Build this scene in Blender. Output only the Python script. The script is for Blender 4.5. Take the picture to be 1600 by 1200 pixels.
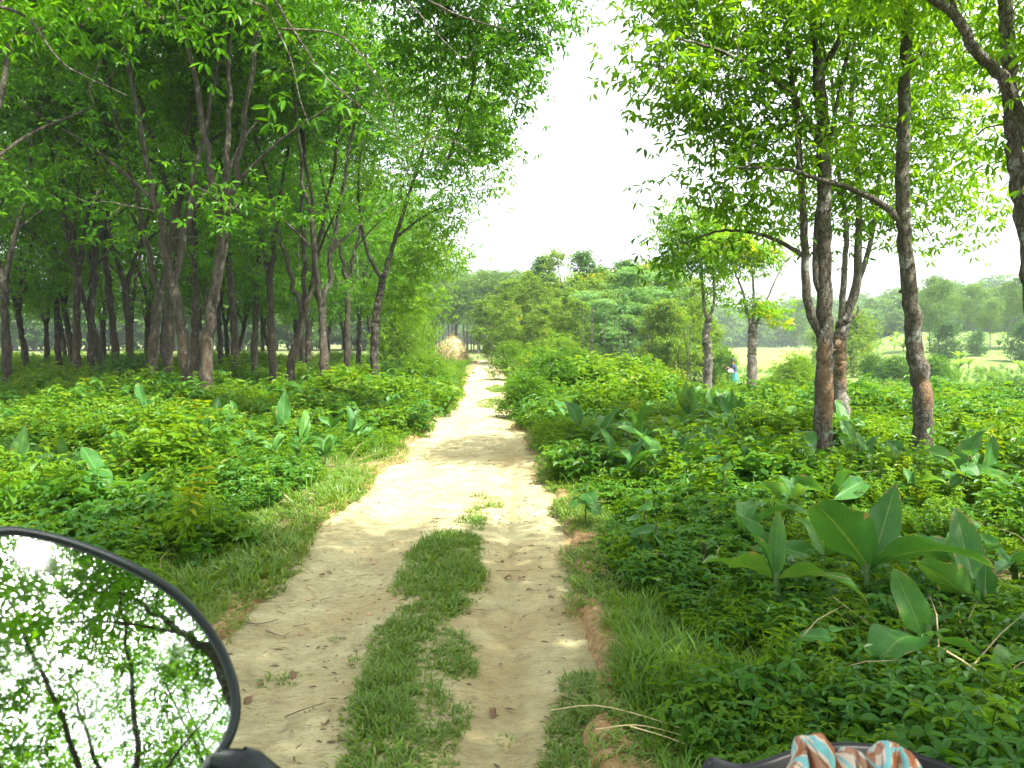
import bpy, math, random
import numpy as np
from mathutils import Vector, Matrix, Quaternion

rng = np.random.default_rng(11)
random.seed(11)
R = math.radians
for o in list(bpy.data.objects):
    bpy.data.objects.remove(o)
sc = bpy.context.scene
C = sc.collection

# ------------------------------------------------------------------ camera, sky, sun, exposure
PITCH = math.atan(70 / 1256)
CAM_H = 1.5
cam_d = bpy.data.cameras.new('camera')
cam = bpy.data.objects.new('camera', cam_d)
C.objects.link(cam)
cam.location = (0, 0, CAM_H)
cam.rotation_euler = (math.pi / 2 - PITCH, 0, 0)
cam_d.sensor_width = 36
cam_d.lens = 1256 / 1600 * 36
cam_d.clip_start = 0.02
cam_d.clip_end = 3000
cam_d.dof.use_dof = True
cam_d.dof.focus_distance = 7.0
cam_d.dof.aperture_fstop = 18
sc.camera = cam

SUN = Vector((0.41145, -0.31795, 0.85417)).normalized()          # towards the sun
sun_el = math.asin(SUN.z)
sun_az = math.atan2(SUN.x, SUN.y)                       # clockwise from +Y
w = bpy.data.worlds.new('World')
sc.world = w
w.use_nodes = True
nt = w.node_tree
for n in list(nt.nodes):
    nt.nodes.remove(n)
sky = nt.nodes.new('ShaderNodeTexSky')
sky.sky_type = 'NISHITA'
sky.sun_disc = False
sky.sun_elevation = sun_el
sky.sun_rotation = sun_az
sky.air_density = 1.0
sky.dust_density = 4.0
sky.ozone_density = 1.0
bg = nt.nodes.new('ShaderNodeBackground')
bg.inputs['Strength'].default_value = 0.15
wo = nt.nodes.new('ShaderNodeOutputWorld')
hs = nt.nodes.new('ShaderNodeHueSaturation')               # hazy white tropical sky, all round
hs.inputs['Saturation'].default_value = .30
hs.inputs['Value'].default_value = 1.15
nt.links.new(sky.outputs[0], hs.inputs['Color'])
hz_ = nt.nodes.new('ShaderNodeMix'); hz_.data_type = 'RGBA'   # thin even cloud veil over the whole sky
hz_.inputs[0].default_value = .35
hz_.inputs[7].default_value = (3.9, 4.1, 4.3, 1)
nt.links.new(hs.outputs[0], hz_.inputs[6])
nt.links.new(hz_.outputs[2], bg.inputs['Color'])
nt.links.new(bg.outputs[0], wo.inputs['Surface'])

sd = bpy.data.lights.new('sun', 'SUN')
sd.energy = 4.2
sd.angle = R(0.55)
sd.color = (1.0, 0.95, 0.86)
so = bpy.data.objects.new('sun', sd)
C.objects.link(so)
so.rotation_euler = SUN.to_track_quat('Z', 'Y').to_euler()
so.location = (20, -20, 40)

sc.view_settings.view_transform = 'Standard'
sc.view_settings.look = 'None'
sc.view_settings.gamma = 1
sc.view_settings.use_curve_mapping = False
sc.view_settings.exposure = 2.0
sc.render.engine = 'CYCLES'
cy = sc.cycles
cy.max_bounces = 10
cy.diffuse_bounces = 6
cy.glossy_bounces = 3
cy.transmission_bounces = 5
cy.volume_bounces = 1
cy.use_denoising = True
cy.sample_clamp_indirect = 8
cy.caustics_reflective = False
cy.caustics_refractive = False

# ------------------------------------------------------------------ pixel helpers (1600 x 1200)
def ray(px, py):
    u = (px - 800) / 1256
    v = (600 - py) / 1256
    s, c = math.sin(PITCH), math.cos(PITCH)
    return Vector((u, c + v * s, -s + v * c))

def at(px, py, d):
    r = ray(px, py)
    return Vector((0, 0, CAM_H)) + r * (d / r.y)

def gp(px, py, h=0.0):
    r = ray(px, py)
    return Vector((0, 0, CAM_H)) + r * ((h - CAM_H) / r.z)

# ------------------------------------------------------------------ noise
def _h(ix, iy, s):
    n = (ix.astype(np.int64) * 374761393 + iy.astype(np.int64) * 668265263 + s * 1442695041) & 0x7fffffff
    n = ((n ^ (n >> 13)) * 1274126177) & 0x7fffffff
    return ((n ^ (n >> 16)) & 0xffff) / 65535.0

def vn(x, y, s=0):
    x = np.asarray(x, float); y = np.asarray(y, float)
    ix = np.floor(x); iy = np.floor(y)
    fx = x - ix; fy = y - iy
    fx = fx * fx * (3 - 2 * fx); fy = fy * fy * (3 - 2 * fy)
    a = _h(ix, iy, s); b = _h(ix + 1, iy, s); c = _h(ix, iy + 1, s); d = _h(ix + 1, iy + 1, s)
    return (a * (1 - fx) + b * fx) * (1 - fy) + (c * (1 - fx) + d * fx) * fy

def fbm(x, y, s=0, o=4):
    t = 0; a = 0.5
    for i in range(o):
        t = t + a * vn(np.asarray(x) * 2 ** i, np.asarray(y) * 2 ** i, s + i * 17)
        a *= 0.5
    return t

def ss(a, b, x):
    t = np.clip((np.asarray(x, float) - a) / (b - a), 0, 1)
    return t * t * (3 - 2 * t)

# ------------------------------------------------------------------ terrain
_RD = [0, 11, 16, 21, 31, 47, 60]
def road_l(y):
    return np.interp(y, [0, 4, 11, 20, 26, 31, 47, 60], [-1.62, -1.5, -1.42, -1.40, -1.6, -1.8, -2.1, -2.6])
def road_r(y):
    return np.interp(y, [0, 3, 5, 10, 16, 21, 31, 47, 60], [.30, .33, .38, .32, .14, .05, -.12, -.56, -.9])

def edge_noise(y, s):
    return (fbm(y * 1.1, y * 0 + 3.3, s, 4) - .47) * .42 + (vn(y * 4, y * 0, s + 5) - .5) * .05

def road_sd(x, y):
    """positive inside the bare track"""
    l = road_l(y) + edge_noise(y, 3); r = road_r(y) + edge_noise(y, 9)
    return np.minimum(x - l, r - x)

def base_h(x, y):
    x = np.asarray(x, float); y = np.asarray(y, float)
    yy = np.maximum(y, 1.0)
    g = -1.3 * ss(13, 46, y) * ss(2, 8, x)
    q = x / yy
    g = g + ss(.39, .50, q) * np.clip(y - 66, 0, 110) * .048
    g = g + ss(235, 330, y) * 6.0
    g = g + (fbm(x * .25, y * .25, 40, 3) - .43) * .22 * ss(2.5, 7, np.abs(x + .5))
    return g

def ground_h(x, y):
    g = base_h(x, y)
    sdist = road_sd(x, y)
    inn = ss(-.05, .18, sdist) * (np.asarray(y) < 58)
    bank = ss(-.6, -.02, sdist) * (1 - ss(-.02, .05, sdist)) * .05
    g = g - .20 * inn + bank + (fbm(np.asarray(x) * 2.1, np.asarray(y) * 2.1, 60, 3) - .43) * .08
    return g

def gz(x, y):
    return float(ground_h(np.array([x]), np.array([y]))[0])

# ------------------------------------------------------------------ mesh helper
def np_mesh(name, V, F, mats, fm=None, smooth=True, fattr=None, uv=None):
    """V (n,3); F list of (m,k) int arrays; fattr dict name -> per vertex float; uv per vertex (n,2)"""
    V = np.asarray(V, np.float32)
    F = [f for f in F if len(f)]
    loops = np.concatenate([f.reshape(-1) for f in F]).astype(np.int32)
    tot = np.concatenate([np.full(len(f), f.shape[1], np.int32) for f in F])
    st = np.concatenate([[0], np.cumsum(tot)[:-1]]).astype(np.int32)
    me = bpy.data.meshes.new(name)
    me.vertices.add(len(V)); me.vertices.foreach_set('co', V.reshape(-1))
    me.loops.add(len(loops)); me.loops.foreach_set('vertex_index', loops)
    me.polygons.add(len(tot)); me.polygons.foreach_set('loop_start', st); me.polygons.foreach_set('loop_total', tot)
    for m in mats:
        me.materials.append(m)
    if fm is not None:
        me.polygons.foreach_set('material_index', np.asarray(fm, np.int32))
    me.polygons.foreach_set('use_smooth', np.full(len(tot), smooth))
    if fattr:
        for k, a in fattr.items():
            at_ = me.attributes.new(k, 'FLOAT', 'POINT')
            at_.data.foreach_set('value', np.asarray(a, np.float32))
    if uv is not None:
        u = me.uv_layers.new(name='uv')
        u.data.foreach_set('uv', np.asarray(uv, np.float32)[loops].reshape(-1))
    me.update(calc_edges=True)
    return me

class Geo:
    def __init__(s):
        s.V = []; s.F = {3: [], 4: []}; s.M = {3: [], 4: []}; s.A = {}; s.n = 0; s.U = []
    def add(s, V, F, m=0, uv=None, **attrs):
        V = np.asarray(V, float); F = np.asarray(F, int)
        k = F.shape[1]
        s.F[k].append(F + s.n); s.M[k].append(np.full(len(F), m))
        for a in attrs:
            s.A.setdefault(a, [])
        for a in s.A:
            v = attrs.get(a, 0.0)
            s.A[a].append((s.n, np.full(len(V), v) if np.isscalar(v) else np.asarray(v)))
        s.U.append(np.zeros((len(V), 2)) if uv is None else uv)
        s.V.append(V); s.n += len(V)
    def mesh(s, name, mats, smooth=True, uv=False):
        V = np.concatenate(s.V)
        F = []; M = []
        for k in (3, 4):
            if s.F[k]:
                F.append(np.concatenate(s.F[k])); M.append(np.concatenate(s.M[k]))
        at_ = {}
        for a, lst in s.A.items():
            arr = np.zeros(len(V))
            for st, v in lst:
                arr[st:st + len(v)] = v
            at_[a] = arr
        return np_mesh(name, V, F, mats, np.concatenate(M), smooth, at_, np.concatenate(s.U) if uv else None)

def tag(o, label=None, cat=None, group=None, kind=None):
    if label: o['label'] = label
    if cat: o['category'] = cat
    if group: o['group'] = group
    if kind: o['kind'] = kind
    return o

def mk(name, me, parent=None, loc=(0, 0, 0)):
    o = bpy.data.objects.new(name, me)
    C.objects.link(o)
    o.location = loc
    if parent: o.parent = parent
    return o

def thing(name, loc, label, cat, group=None, rz=0, s=1.0):
    o = bpy.data.objects.new(name, None)
    o.empty_display_size = .1
    C.objects.link(o)
    o.location = loc; o.rotation_euler = (0, 0, rz); o.scale = (s, s, s)
    return tag(o, label, cat, group)

KIDS = {}
def kid(name, me, parent):
    o = mk(name, me, parent)
    KIDS.setdefault(parent.name, []).append(o)
    return o

def copy_thing(src, loc, rz, s, label):
    r = src.copy(); C.objects.link(r)
    r.location = loc; r.rotation_euler = (0, 0, rz)
    r.scale = (s, s, s) if np.isscalar(s) else s
    r['label'] = label
    for ch in KIDS.get(src.name, []):
        c = ch.copy(); C.objects.link(c); c.parent = r
        KIDS.setdefault(r.name, []).append(c)
    return r

ORD = 'first second third fourth fifth sixth seventh eighth ninth tenth eleventh twelfth thirteenth fourteenth fifteenth sixteenth seventeenth eighteenth nineteenth twentieth'.split()
TENS = ['', '', 'twenty', 'thirty', 'forty', 'fifty', 'sixty', 'seventy', 'eighty']
def nth(i):
    if i < 20: return ORD[i]
    t, u = divmod(i + 1, 10)
    return TENS[t] + '-' + ORD[u - 1] if u else TENS[t][:-1] + 'ieth'

# ------------------------------------------------------------------ materials
def mat(name):
    m = bpy.data.materials.new(name); m.use_nodes = True
    nt = m.node_tree
    return m, nt, nt.nodes['Principled BSDF'], nt.nodes['Material Output']

def N(nt, t, **kw):
    n = nt.nodes.new(t)
    for k, v in kw.items():
        if k in n.inputs: n.inputs[k].default_value = v
        else: setattr(n, k, v)
    return n

def ramp(nt, fac, stops):
    n = nt.nodes.new('ShaderNodeValToRGB')
    e = n.color_ramp.elements
    while len(e) < len(stops): e.new(0.5)
    for i, (p, c) in enumerate(stops):
        e[i].position = p; e[i].color = (*c, 1) if len(c) == 3 else c
    nt.links.new(fac, n.inputs[0])
    return n.outputs[0]

def mixc(nt, fac, a, b, mode='MIX'):
    n = nt.nodes.new('ShaderNodeMix'); n.data_type = 'RGBA'; n.blend_type = mode
    for s, v in ((0, fac), (6, a), (7, b)):
        if isinstance(v, bpy.types.NodeSocket): nt.links.new(v, n.inputs[s])
        elif s == 0: n.inputs[0].default_value = v
        else: n.inputs[s].default_value = (*v, 1)
    return n.outputs[2]

def noise(nt, scale, detail=4, rough=.6, vec=None, dist=0):
    n = N(nt, 'ShaderNodeTexNoise', Scale=scale, Detail=detail, Roughness=rough, Distortion=dist)
    if vec is not None: nt.links.new(vec, n.inputs['Vector'])
    return n.outputs['Fac']

def math_(nt, op, a, b=None):
    n = nt.nodes.new('ShaderNodeMath'); n.operation = op
    for i, v in ((0, a), (1, b)):
        if v is None: continue
        if isinstance(v, bpy.types.NodeSocket): nt.links.new(v, n.inputs[i])
        else: n.inputs[i].default_value = v
    return n.outputs[0]

def leaf_mat(name, dark, light, young, trans=.38, rough=.42, var=.5, spec=.35, young_at=.86):
    """leaf blade: colour by the leaf's own tint attribute and per plant variation"""
    m, nt, b, out = mat(name)
    a = N(nt, 'ShaderNodeAttribute'); a.attribute_name = 'tint'
    oi = nt.nodes.new('ShaderNodeObjectInfo')
    t = math_(nt, 'ADD', math_(nt, 'MULTIPLY', a.outputs['Fac'], 1 - var * .5), math_(nt, 'MULTIPLY', oi.outputs['Random'], var * .5))
    col = ramp(nt, t, [(0.0, dark), (.62, light), (young_at, light), (1.0, young)])
    nt.links.new(col, b.inputs['Base Color'])
    b.inputs['Roughness'].default_value = rough
    b.inputs['Specular IOR Level'].default_value = spec
    tr = nt.nodes.new('ShaderNodeBsdfTranslucent')
    tc = mixc(nt, 1.0, col, (2.6, 2.05, .40), 'MULTIPLY')
    nt.links.new(tc, tr.inputs['Color'])
    mx = nt.nodes.new('ShaderNodeMixShader'); mx.inputs[0].default_value = trans
    nt.links.new(b.outputs[0], mx.inputs[1]); nt.links.new(tr.outputs[0], mx.inputs[2])
    nt.links.new(mx.outputs[0], out.inputs['Surface'])
    return m

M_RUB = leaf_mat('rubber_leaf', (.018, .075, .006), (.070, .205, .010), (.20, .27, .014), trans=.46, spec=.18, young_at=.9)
M_RUB2 = leaf_mat('rubber_leaf_sunlit_tone', (.030, .105, .006), (.110, .245, .010), (.28, .32, .012), trans=.52, spec=.18, young_at=.88)  # lighter, yellower copy of the rubber leaf; sunlit look put into the colour
M_MID = leaf_mat('young_wood_leaf', (.032, .095, .010), (.115, .215, .016), (.32, .30, .02), trans=.42, spec=.2, young_at=.82)
M_PALE = leaf_mat('feathery_leaf', (.055, .15, .050), (.11, .24, .080), (.14, .27, .08), trans=.36, spec=.25)
M_DARK = leaf_mat('dense_leaf', (.015, .062, .011), (.046, .125, .016), (.09, .18, .02), trans=.32, spec=.25)
M_HERB = leaf_mat('herb_leaf', (.028, .095, .005), (.092, .195, .008), (.19, .25, .012), trans=.42, spec=.20, var=.8, young_at=.9)
M_HERB2 = leaf_mat('weed_leaf', (.021, .080, .007), (.064, .165, .010), (.15, .24, .014), trans=.40, spec=.20, var=.8, young_at=.9)
M_HERB3 = leaf_mat('bluish_weed_leaf', (.018, .074, .012), (.046, .145, .018), (.09, .20, .02), trans=.38, spec=.24, var=.8)
M_GRASS = leaf_mat('grass_blade', (.055, .125, .016), (.125, .215, .032), (.28, .25, .10), trans=.34, young_at=.80, spec=.25, var=.7)
M_GRASS2 = leaf_mat('long_grass_blade', (.040, .115, .011), (.095, .20, .018), (.28, .27, .08), trans=.38, spec=.25, var=.7)
M_FAR = leaf_mat('far_leaf', (.030, .090, .018), (.075, .16, .028), (.12, .20, .035), trans=.35, spec=.2)  # lightened: part of the distance haze is put into the leaf colour
M_BANANA = leaf_mat('banana_leaf', (.06, .15, .03), (.11, .22, .04), (.2, .28, .05), trans=.38)

def bark_mat(name, dark, mid, pale, lich=.5, sc_=1.0, scar=True):
    m, nt, b, out = mat(name)
    tc = nt.nodes.new('ShaderNodeTexCoord')
    mp = N(nt, 'ShaderNodeMapping'); mp.inputs['Scale'].default_value = (1, 1, .35)
    nt.links.new(tc.outputs['Object'], mp.inputs[0])
    v = mp.outputs[0]
    n1 = noise(nt, 14 * sc_, 6, .65, v, .4)
    n2 = noise(nt, 5 * sc_, 4, .6, tc.outputs['Object'], .6)
    vo = N(nt, 'ShaderNodeTexVoronoi', Scale=26 * sc_); vo.feature = 'DISTANCE_TO_EDGE'
    mp2 = N(nt, 'ShaderNodeMapping'); mp2.inputs['Scale'].default_value = (1, 1, .5)
    nt.links.new(tc.outputs['Object'], mp2.inputs[0])
    ad = nt.nodes.new('ShaderNodeVectorMath'); ad.operation = 'ADD'
    nz = N(nt, 'ShaderNodeTexNoise', Scale=9.0, Detail=3.0)
    nt.links.new(mp2.outputs[0], nz.inputs['Vector'])
    scl = nt.nodes.new('ShaderNodeVectorMath'); scl.operation = 'SCALE'; scl.inputs['Scale'].default_value = .12
    nt.links.new(nz.outputs['Color'], scl.inputs[0])
    nt.links.new(mp2.outputs[0], ad.inputs[0]); nt.links.new(scl.outputs[0], ad.inputs[1])
    nt.links.new(ad.outputs[0], vo.inputs['Vector'])
    crack = ramp(nt, vo.outputs['Distance'], [(0, (0, 0, 0)), (.09, (1, 1, 1))])
    col = ramp(nt, n1, [(.3, dark), (.55, mid), (.72, pale)])
    lm = ramp(nt, n2, [(.52 + (1 - lich) * .1, (0, 0, 0)), (.60 + (1 - lich) * .1, (1, 1, 1))])
    col = mixc(nt, math_(nt, 'MULTIPLY', lm, lich), col, (.30, .32, .28))
    col = mixc(nt, crack, mixc(nt, 1.0, col, (.45, .42, .4), 'MULTIPLY'), col)
    if scar:
        at_ = N(nt, 'ShaderNodeAttribute'); at_.attribute_name = 'scar'
        sf = math_(nt, 'MULTIPLY', at_.outputs['Fac'], ramp(nt, n1, [(.25, (.2, .2, .2)), (.5, (1, 1, 1))]))
        col = mixc(nt, sf, col, mixc(nt, n2, (.085, .052, .028), (.24, .155, .085)))
    nt.links.new(col, b.inputs['Base Color'])
    b.inputs['Roughness'].default_value = .9
    b.inputs['Specular IOR Level'].default_value = .15
    bp = N(nt, 'ShaderNodeBump', Strength=.8, Distance=.02)
    hgt = math_(nt, 'ADD', math_(nt, 'MULTIPLY', crack, .6), n1)
    nt.links.new(hgt, bp.inputs['Height'])
    nt.links.new(bp.outputs[0], b.inputs['Normal'])
    return m

B_FOREST = bark_mat('plantation_bark', (.030, .026, .019), (.066, .058, .043), (.135, .120, .090), .28)
B_NEAR = bark_mat('rubber_bark', (.050, .043, .032), (.105, .092, .070), (.19, .175, .14), .55)
B_PALE = bark_mat('pale_bark', (.09, .080, .062), (.19, .172, .14), (.29, .27, .23), .5)
B_TWIG = bark_mat('twig_bark', (.09, .075, .055), (.17, .145, .10), (.26, .23, .17), .3, scar=False)

def simple(name, col, rough=.6, spec=.4, metal=0.0, var=0.0, sc_=20, bump=0.0):
    m, nt, b, out = mat(name)
    b.inputs['Base Color'].default_value = (*col, 1)
    b.inputs['Roughness'].default_value = rough
    b.inputs['Specular IOR Level'].default_value = spec
    b.inputs['Metallic'].default_value = metal
    if var or bump:
        tc = nt.nodes.new('ShaderNodeTexCoord')
        f = noise(nt, sc_, 5, .65, tc.outputs['Object'])
        if var:
            nt.links.new(ramp(nt, f, [(.3, tuple(c * (1 - var) for c in col)), (.7, tuple(min(1, c * (1 + var)) for c in col))]), b.inputs['Base Color'])
        if bump:
            bp = N(nt, 'ShaderNodeBump', Strength=bump, Distance=.01)
            nt.links.new(f, bp.inputs['Height']); nt.links.new(bp.outputs[0], b.inputs['Normal'])
    return m

# track: pale sand, ochre clay, greyish damp and fibrous litter, all in the ground's own coordinates
def road_mat():
    m, nt, b, out = mat('sandy_track')
    tc = nt.nodes.new('ShaderNodeTexCoord'); v = tc.outputs['Object']
    big = noise(nt, .9, 5, .6, v, .5)
    midn = noise(nt, 4, 8, .72, v, .6)
    fine = noise(nt, 70, 6, .75, v)
    grit = noise(nt, 260, 3, .7, v)
    mp = N(nt, 'ShaderNodeMapping'); mp.inputs['Scale'].default_value = (4, 16, 5)
    nt.links.new(v, mp.inputs[0])
    fib = noise(nt, 4.0, 8, .75, mp.outputs[0], 1.2)
    col = ramp(nt, midn, [(.30, (.215, .186, .098)), (.46, (.345, .312, .160)), (.62, (.43, .395, .215))])
    col = mixc(nt, ramp(nt, big, [(.50, (0, 0, 0)), (.66, (.7, .7, .7))]), col, (.31, .235, .105))
    at_ = N(nt, 'ShaderNodeAttribute'); at_.attribute_name = 'clay'
    col = mixc(nt, math_(nt, 'MULTIPLY', at_.outputs['Fac'], .8), col, mixc(nt, midn, (.22, .125, .04), (.37, .25, .09)))
    col = mixc(nt, ramp(nt, fib, [(.52, (0, 0, 0)), (.62, (.62, .62, .62))]), col, (.17, .138, .08))
    col = mixc(nt, ramp(nt, fine, [(.54, (0, 0, 0)), (.66, (.6, .6, .6))]), col, (.17, .135, .075))
    col = mixc(nt, ramp(nt, grit, [(.3, (.35, .35, .35)), (.5, (0, 0, 0))]), col, (.49, .45, .27))
    damp = noise(nt, 2.1, 6, .7, mp.outputs[0], .8)
    col = mixc(nt, ramp(nt, damp, [(.55, (0, 0, 0)), (.63, (.55, .55, .55))]), col, (.20, .175, .11))
    nt.links.new(col, b.inputs['Base Color'])
    b.inputs['Roughness'].default_value = .95
    b.inputs['Specular IOR Level'].default_value = .1
    bp = N(nt, 'ShaderNodeBump', Strength=.9, Distance=.02)
    h = math_(nt, 'ADD', math_(nt, 'ADD', math_(nt, 'MULTIPLY', fib, .6), math_(nt, 'MULTIPLY', fine, .35)), math_(nt, 'MULTIPLY', midn, .8))
    nt.links.new(h, bp.inputs['Height']); nt.links.new(bp.outputs[0], b.inputs['Normal'])
    return m
M_ROAD = road_mat()

def ground_mat():
    m, nt, b, out = mat('weedy_soil')
    tc = nt.nodes.new('ShaderNodeTexCoord'); v = tc.outputs['Object']
    a = noise(nt, 1.3, 6, .65, v); f = noise(nt, 22, 5, .7, v); g = noise(nt, .12, 5, .6, v, .6)
    soil = ramp(nt, f, [(.3, (.085, .06, .035)), (.65, (.19, .135, .075))])
    green = ramp(nt, f, [(.3, (.045, .10, .020)), (.7, (.11, .19, .035))])
    col = mixc(nt, ramp(nt, a, [(.40, (0, 0, 0)), (.56, (1, 1, 1))]), soil, green)
    far = N(nt, 'ShaderNodeAttribute'); far.attribute_name = 'meadow'
    mea = ramp(nt, g, [(.35, (.075, .15, .028)), (.5, (.12, .18, .042)), (.68, (.17, .20, .075))])
    mea = mixc(nt, ramp(nt, a, [(.45, (0, 0, 0)), (.7, (.6, .6, .6))]), mea, (.10, .18, .04))
    col = mixc(nt, far.outputs['Fac'], col, mea)
    ba = N(nt, 'ShaderNodeAttribute'); ba.attribute_name = 'bare'
    col = mixc(nt, ba.outputs['Fac'], col, ramp(nt, f, [(.3, (.13, .075, .032)), (.5, (.24, .155, .07)), (.7, (.33, .25, .13))]))
    nt.links.new(col, b.inputs['Base Color'])
    b.inputs['Roughness'].default_value = .95; b.inputs['Specular IOR Level'].default_value = .1
    bp = N(nt, 'ShaderNodeBump', Strength=.6, Distance=.03)
    nt.links.new(f, bp.inputs['Height']); nt.links.new(bp.outputs[0], b.inputs['Normal'])
    return m
M_GROUND = ground_mat()

# ------------------------------------------------------------------ ground, track, paddy
def grid_mesh(xs, ys, zf):
    X, Y = np.meshgrid(xs, ys)
    Z = zf(X, Y)
    V = np.stack([X, Y, Z], -1).reshape(-1, 3)
    nx = len(xs)
    i = np.arange(len(ys) - 1)[:, None] * nx + np.arange(nx - 1)[None]
    F = np.stack([i, i + 1, i + 1 + nx, i + nx], -1).reshape(-1, 4)
    return V, F

xs = np.concatenate([-np.geomspace(600, 12, 40), np.linspace(-11.6, -2.2, 48), np.linspace(-2.15, 1.0, 80), np.linspace(1.1, 12, 60), np.geomspace(12.5, 600, 60)])
ys = np.concatenate([np.linspace(-60, -4, 20), np.linspace(-3.5, 12, 230), np.linspace(12.2, 60, 150), np.geomspace(61, 800, 90)])
V, F = grid_mesh(xs, ys, ground_h)
def meadow(x, y):
    q = x / np.maximum(y, 1)
    a = ss(26, 34, y + (vn(x * .4, y * .4, 7) - .5) * 5) * ss(.24, .31, q + (vn(x * .3, y * .3, 8) - .5) * .06)
    return np.clip(a, 0, 1)
md = meadow(V[:, 0], V[:, 1])
ground = mk('ground', np_mesh('ground', V, [F], [M_GROUND], fattr={'meadow': md, 'bare': ss(.30, .06, -road_sd(V[:, 0], V[:, 1])) * (V[:, 1] < 58) * (V[:, 1] > 0)}))
tag(ground, 'weedy soil and meadow on both sides of the track', kind='structure')

yr = np.concatenate([np.arange(1.2, 9, .022), np.arange(9, 20, .06), np.arange(20, 59, .18)])
ts = np.linspace(0, 1, 110)
Yg = np.repeat(yr[:, None], len(ts), 1)
L_ = road_l(yr) - .32; R_ = road_r(yr) + .32
Xg = L_[:, None] + (R_ - L_)[:, None] * ts[None]
def rut(x, c, wd):
    return np.exp(-((x - c) / wd) ** 2)
def road_z(X, Y):
    sdist = road_sd(X, Y)
    z = base_h(X, Y) - .012
    wob = (vn(Y * .6, Y * 0, 77) - .5) * .12
    z = z - .024 * rut(X, -.03 + wob * .6 - .012 * np.clip(Y - 12, 0, 50), .15) - .03 * rut(X, -1.06 + wob - .012 * np.clip(Y - 12, 0, 50), .24)
    z = z + .025 * rut(X, -.5, .24) * ss(7.4, 6, Y)
    z = z - .018 * ss(.05, .0, np.abs(X + .02 + wob * .6)) * ss(.42, .52, vn(Y * .8, Y * 0, 12))   # narrow tyre groove
    z = z + (fbm(X * 2.2, Y * 1.6, 21, 5) - .47) * .035 + (fbm(X * 11, Y * 15, 31, 4) - .47) * .026 * (.5 + vn(X * 2.5, Y * 2, 41))
    tr_ = .5 + .5 * np.sin(Y * 75 + 2.2 * np.abs(X + .03) * 60)                                # lug prints of tyres in the soft rut
    z = z - .006 * tr_ * rut(X, -.03 + wob * .6, .07) * ss(.45, .6, vn(Y * 1.3, Y * 0, 14)) - .005 * tr_ * rut(X, -1.02 + wob, .06) * ss(.5, .65, vn(Y * 1.1, Y * 0, 19))
    z = z - .16 * ss(.02, -.2, sdist)
    return z
Zg = road_z(Xg, Yg)
V = np.stack([Xg, Yg, Zg], -1).reshape(-1, 3)
nx = len(ts)
i = np.arange(len(yr) - 1)[:, None] * nx + np.arange(nx - 1)[None]
F = np.stack([i, i + 1, i + 1 + nx, i + nx], -1).reshape(-1, 4)
clay = ss(.16, -.02, road_sd(V[:, 0], V[:, 1])) * ss(.38, .55, vn(V[:, 0] * 2.5, V[:, 1] * 1.4, 5)) * (V[:, 0] > -.6)
clay = clay + .55 * rut(V[:, 0], -.03, .24) * ss(.40, .56, fbm(V[:, 0] * 2, V[:, 1] * 1.1, 15, 4)) + ss(12, 30, V[:, 1]) * .25 * ss(.5, .7, vn(V[:, 0] * 1.5, V[:, 1] * .5, 3))
track = mk('dirt_track', np_mesh('dirt_track', V, [F], [M_ROAD], fattr={'clay': np.clip(clay, 0, 1)}))
tag(track, 'pale sandy dirt track with two wheel ruts', kind='structure')

# paddy: one ripening field beyond the trees
def paddy_mat():
    m, nt, b, out = mat('ripening_paddy')
    tc = nt.nodes.new('ShaderNodeTexCoord')
    mp = N(nt, 'ShaderNodeMapping'); mp.inputs['Scale'].default_value = (.25, 1, 1)
    nt.links.new(tc.outputs['Object'], mp.inputs[0])
    a = noise(nt, .12, 6, .7, mp.outputs[0]); f = noise(nt, 3, 4, .7, tc.outputs['Object'])
    col = ramp(nt, a, [(.35, (.135, .20, .035)), (.6, (.205, .245, .062))])
    col = mixc(nt, ramp(nt, f, [(.45, (0, 0, 0)), (.7, (.4, .4, .4))]), col, (.22, .28, .07))
    nt.links.new(col, b.inputs['Base Color']); b.inputs['Roughness'].default_value = .95
    b.inputs['Specular IOR Level'].default_value = .1
    return m
py_ = np.linspace(70, 215, 60)
tq = np.linspace(0, 1, 50)
Yp = np.repeat(py_[:, None], 50, 1)
Xp = Yp * (.19 + .205 * tq[None])
edge_ = np.minimum(ss(0, .06, np.repeat(((py_ - 70) / 145)[:, None], 50, 1)), np.minimum(ss(0, .08, np.repeat(tq[None], 60, 0)), ss(1, .92, np.repeat(tq[None], 60, 0))))
Zp = ground_h(Xp, Yp) - .12 + .57 * edge_ + (fbm(Xp * .8, Yp * .8, 4, 3) - .4) * .25
V = np.stack([Xp, Yp, Zp], -1).reshape(-1, 3)
i = np.arange(59)[:, None] * 50 + np.arange(49)[None]
F = np.stack([i, i + 1, i + 51, i + 50], -1).reshape(-1, 4)
tag(mk('paddy_field', np_mesh('paddy_field', V, [F], [paddy_mat()])), 'yellow ripening paddy field beyond the lone trees', kind='structure')

# ------------------------------------------------------------------ wood and leaves
def unit(a):
    return a / np.maximum(np.linalg.norm(a, axis=-1, keepdims=True), 1e-9)

def spline(P, n):
    P = np.asarray(P, float)
    if len(P) == 2:
        return P[0] + (P[1] - P[0]) * np.linspace(0, 1, n)[:, None]
    Q = np.vstack([2 * P[0] - P[1], P, 2 * P[-1] - P[-2]])
    seg = len(P) - 1
    out = []
    for t in np.linspace(0, seg, n):
        k = min(int(t), seg - 1); f = t - k
        a, b, c, d = Q[k], Q[k + 1], Q[k + 2], Q[k + 3]
        out.append(.5 * (2 * b + (c - a) * f + (2 * a - 5 * b + 4 * c - d) * f * f + (3 * b - a - 3 * c + d) * f ** 3))
    return np.array(out)

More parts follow.
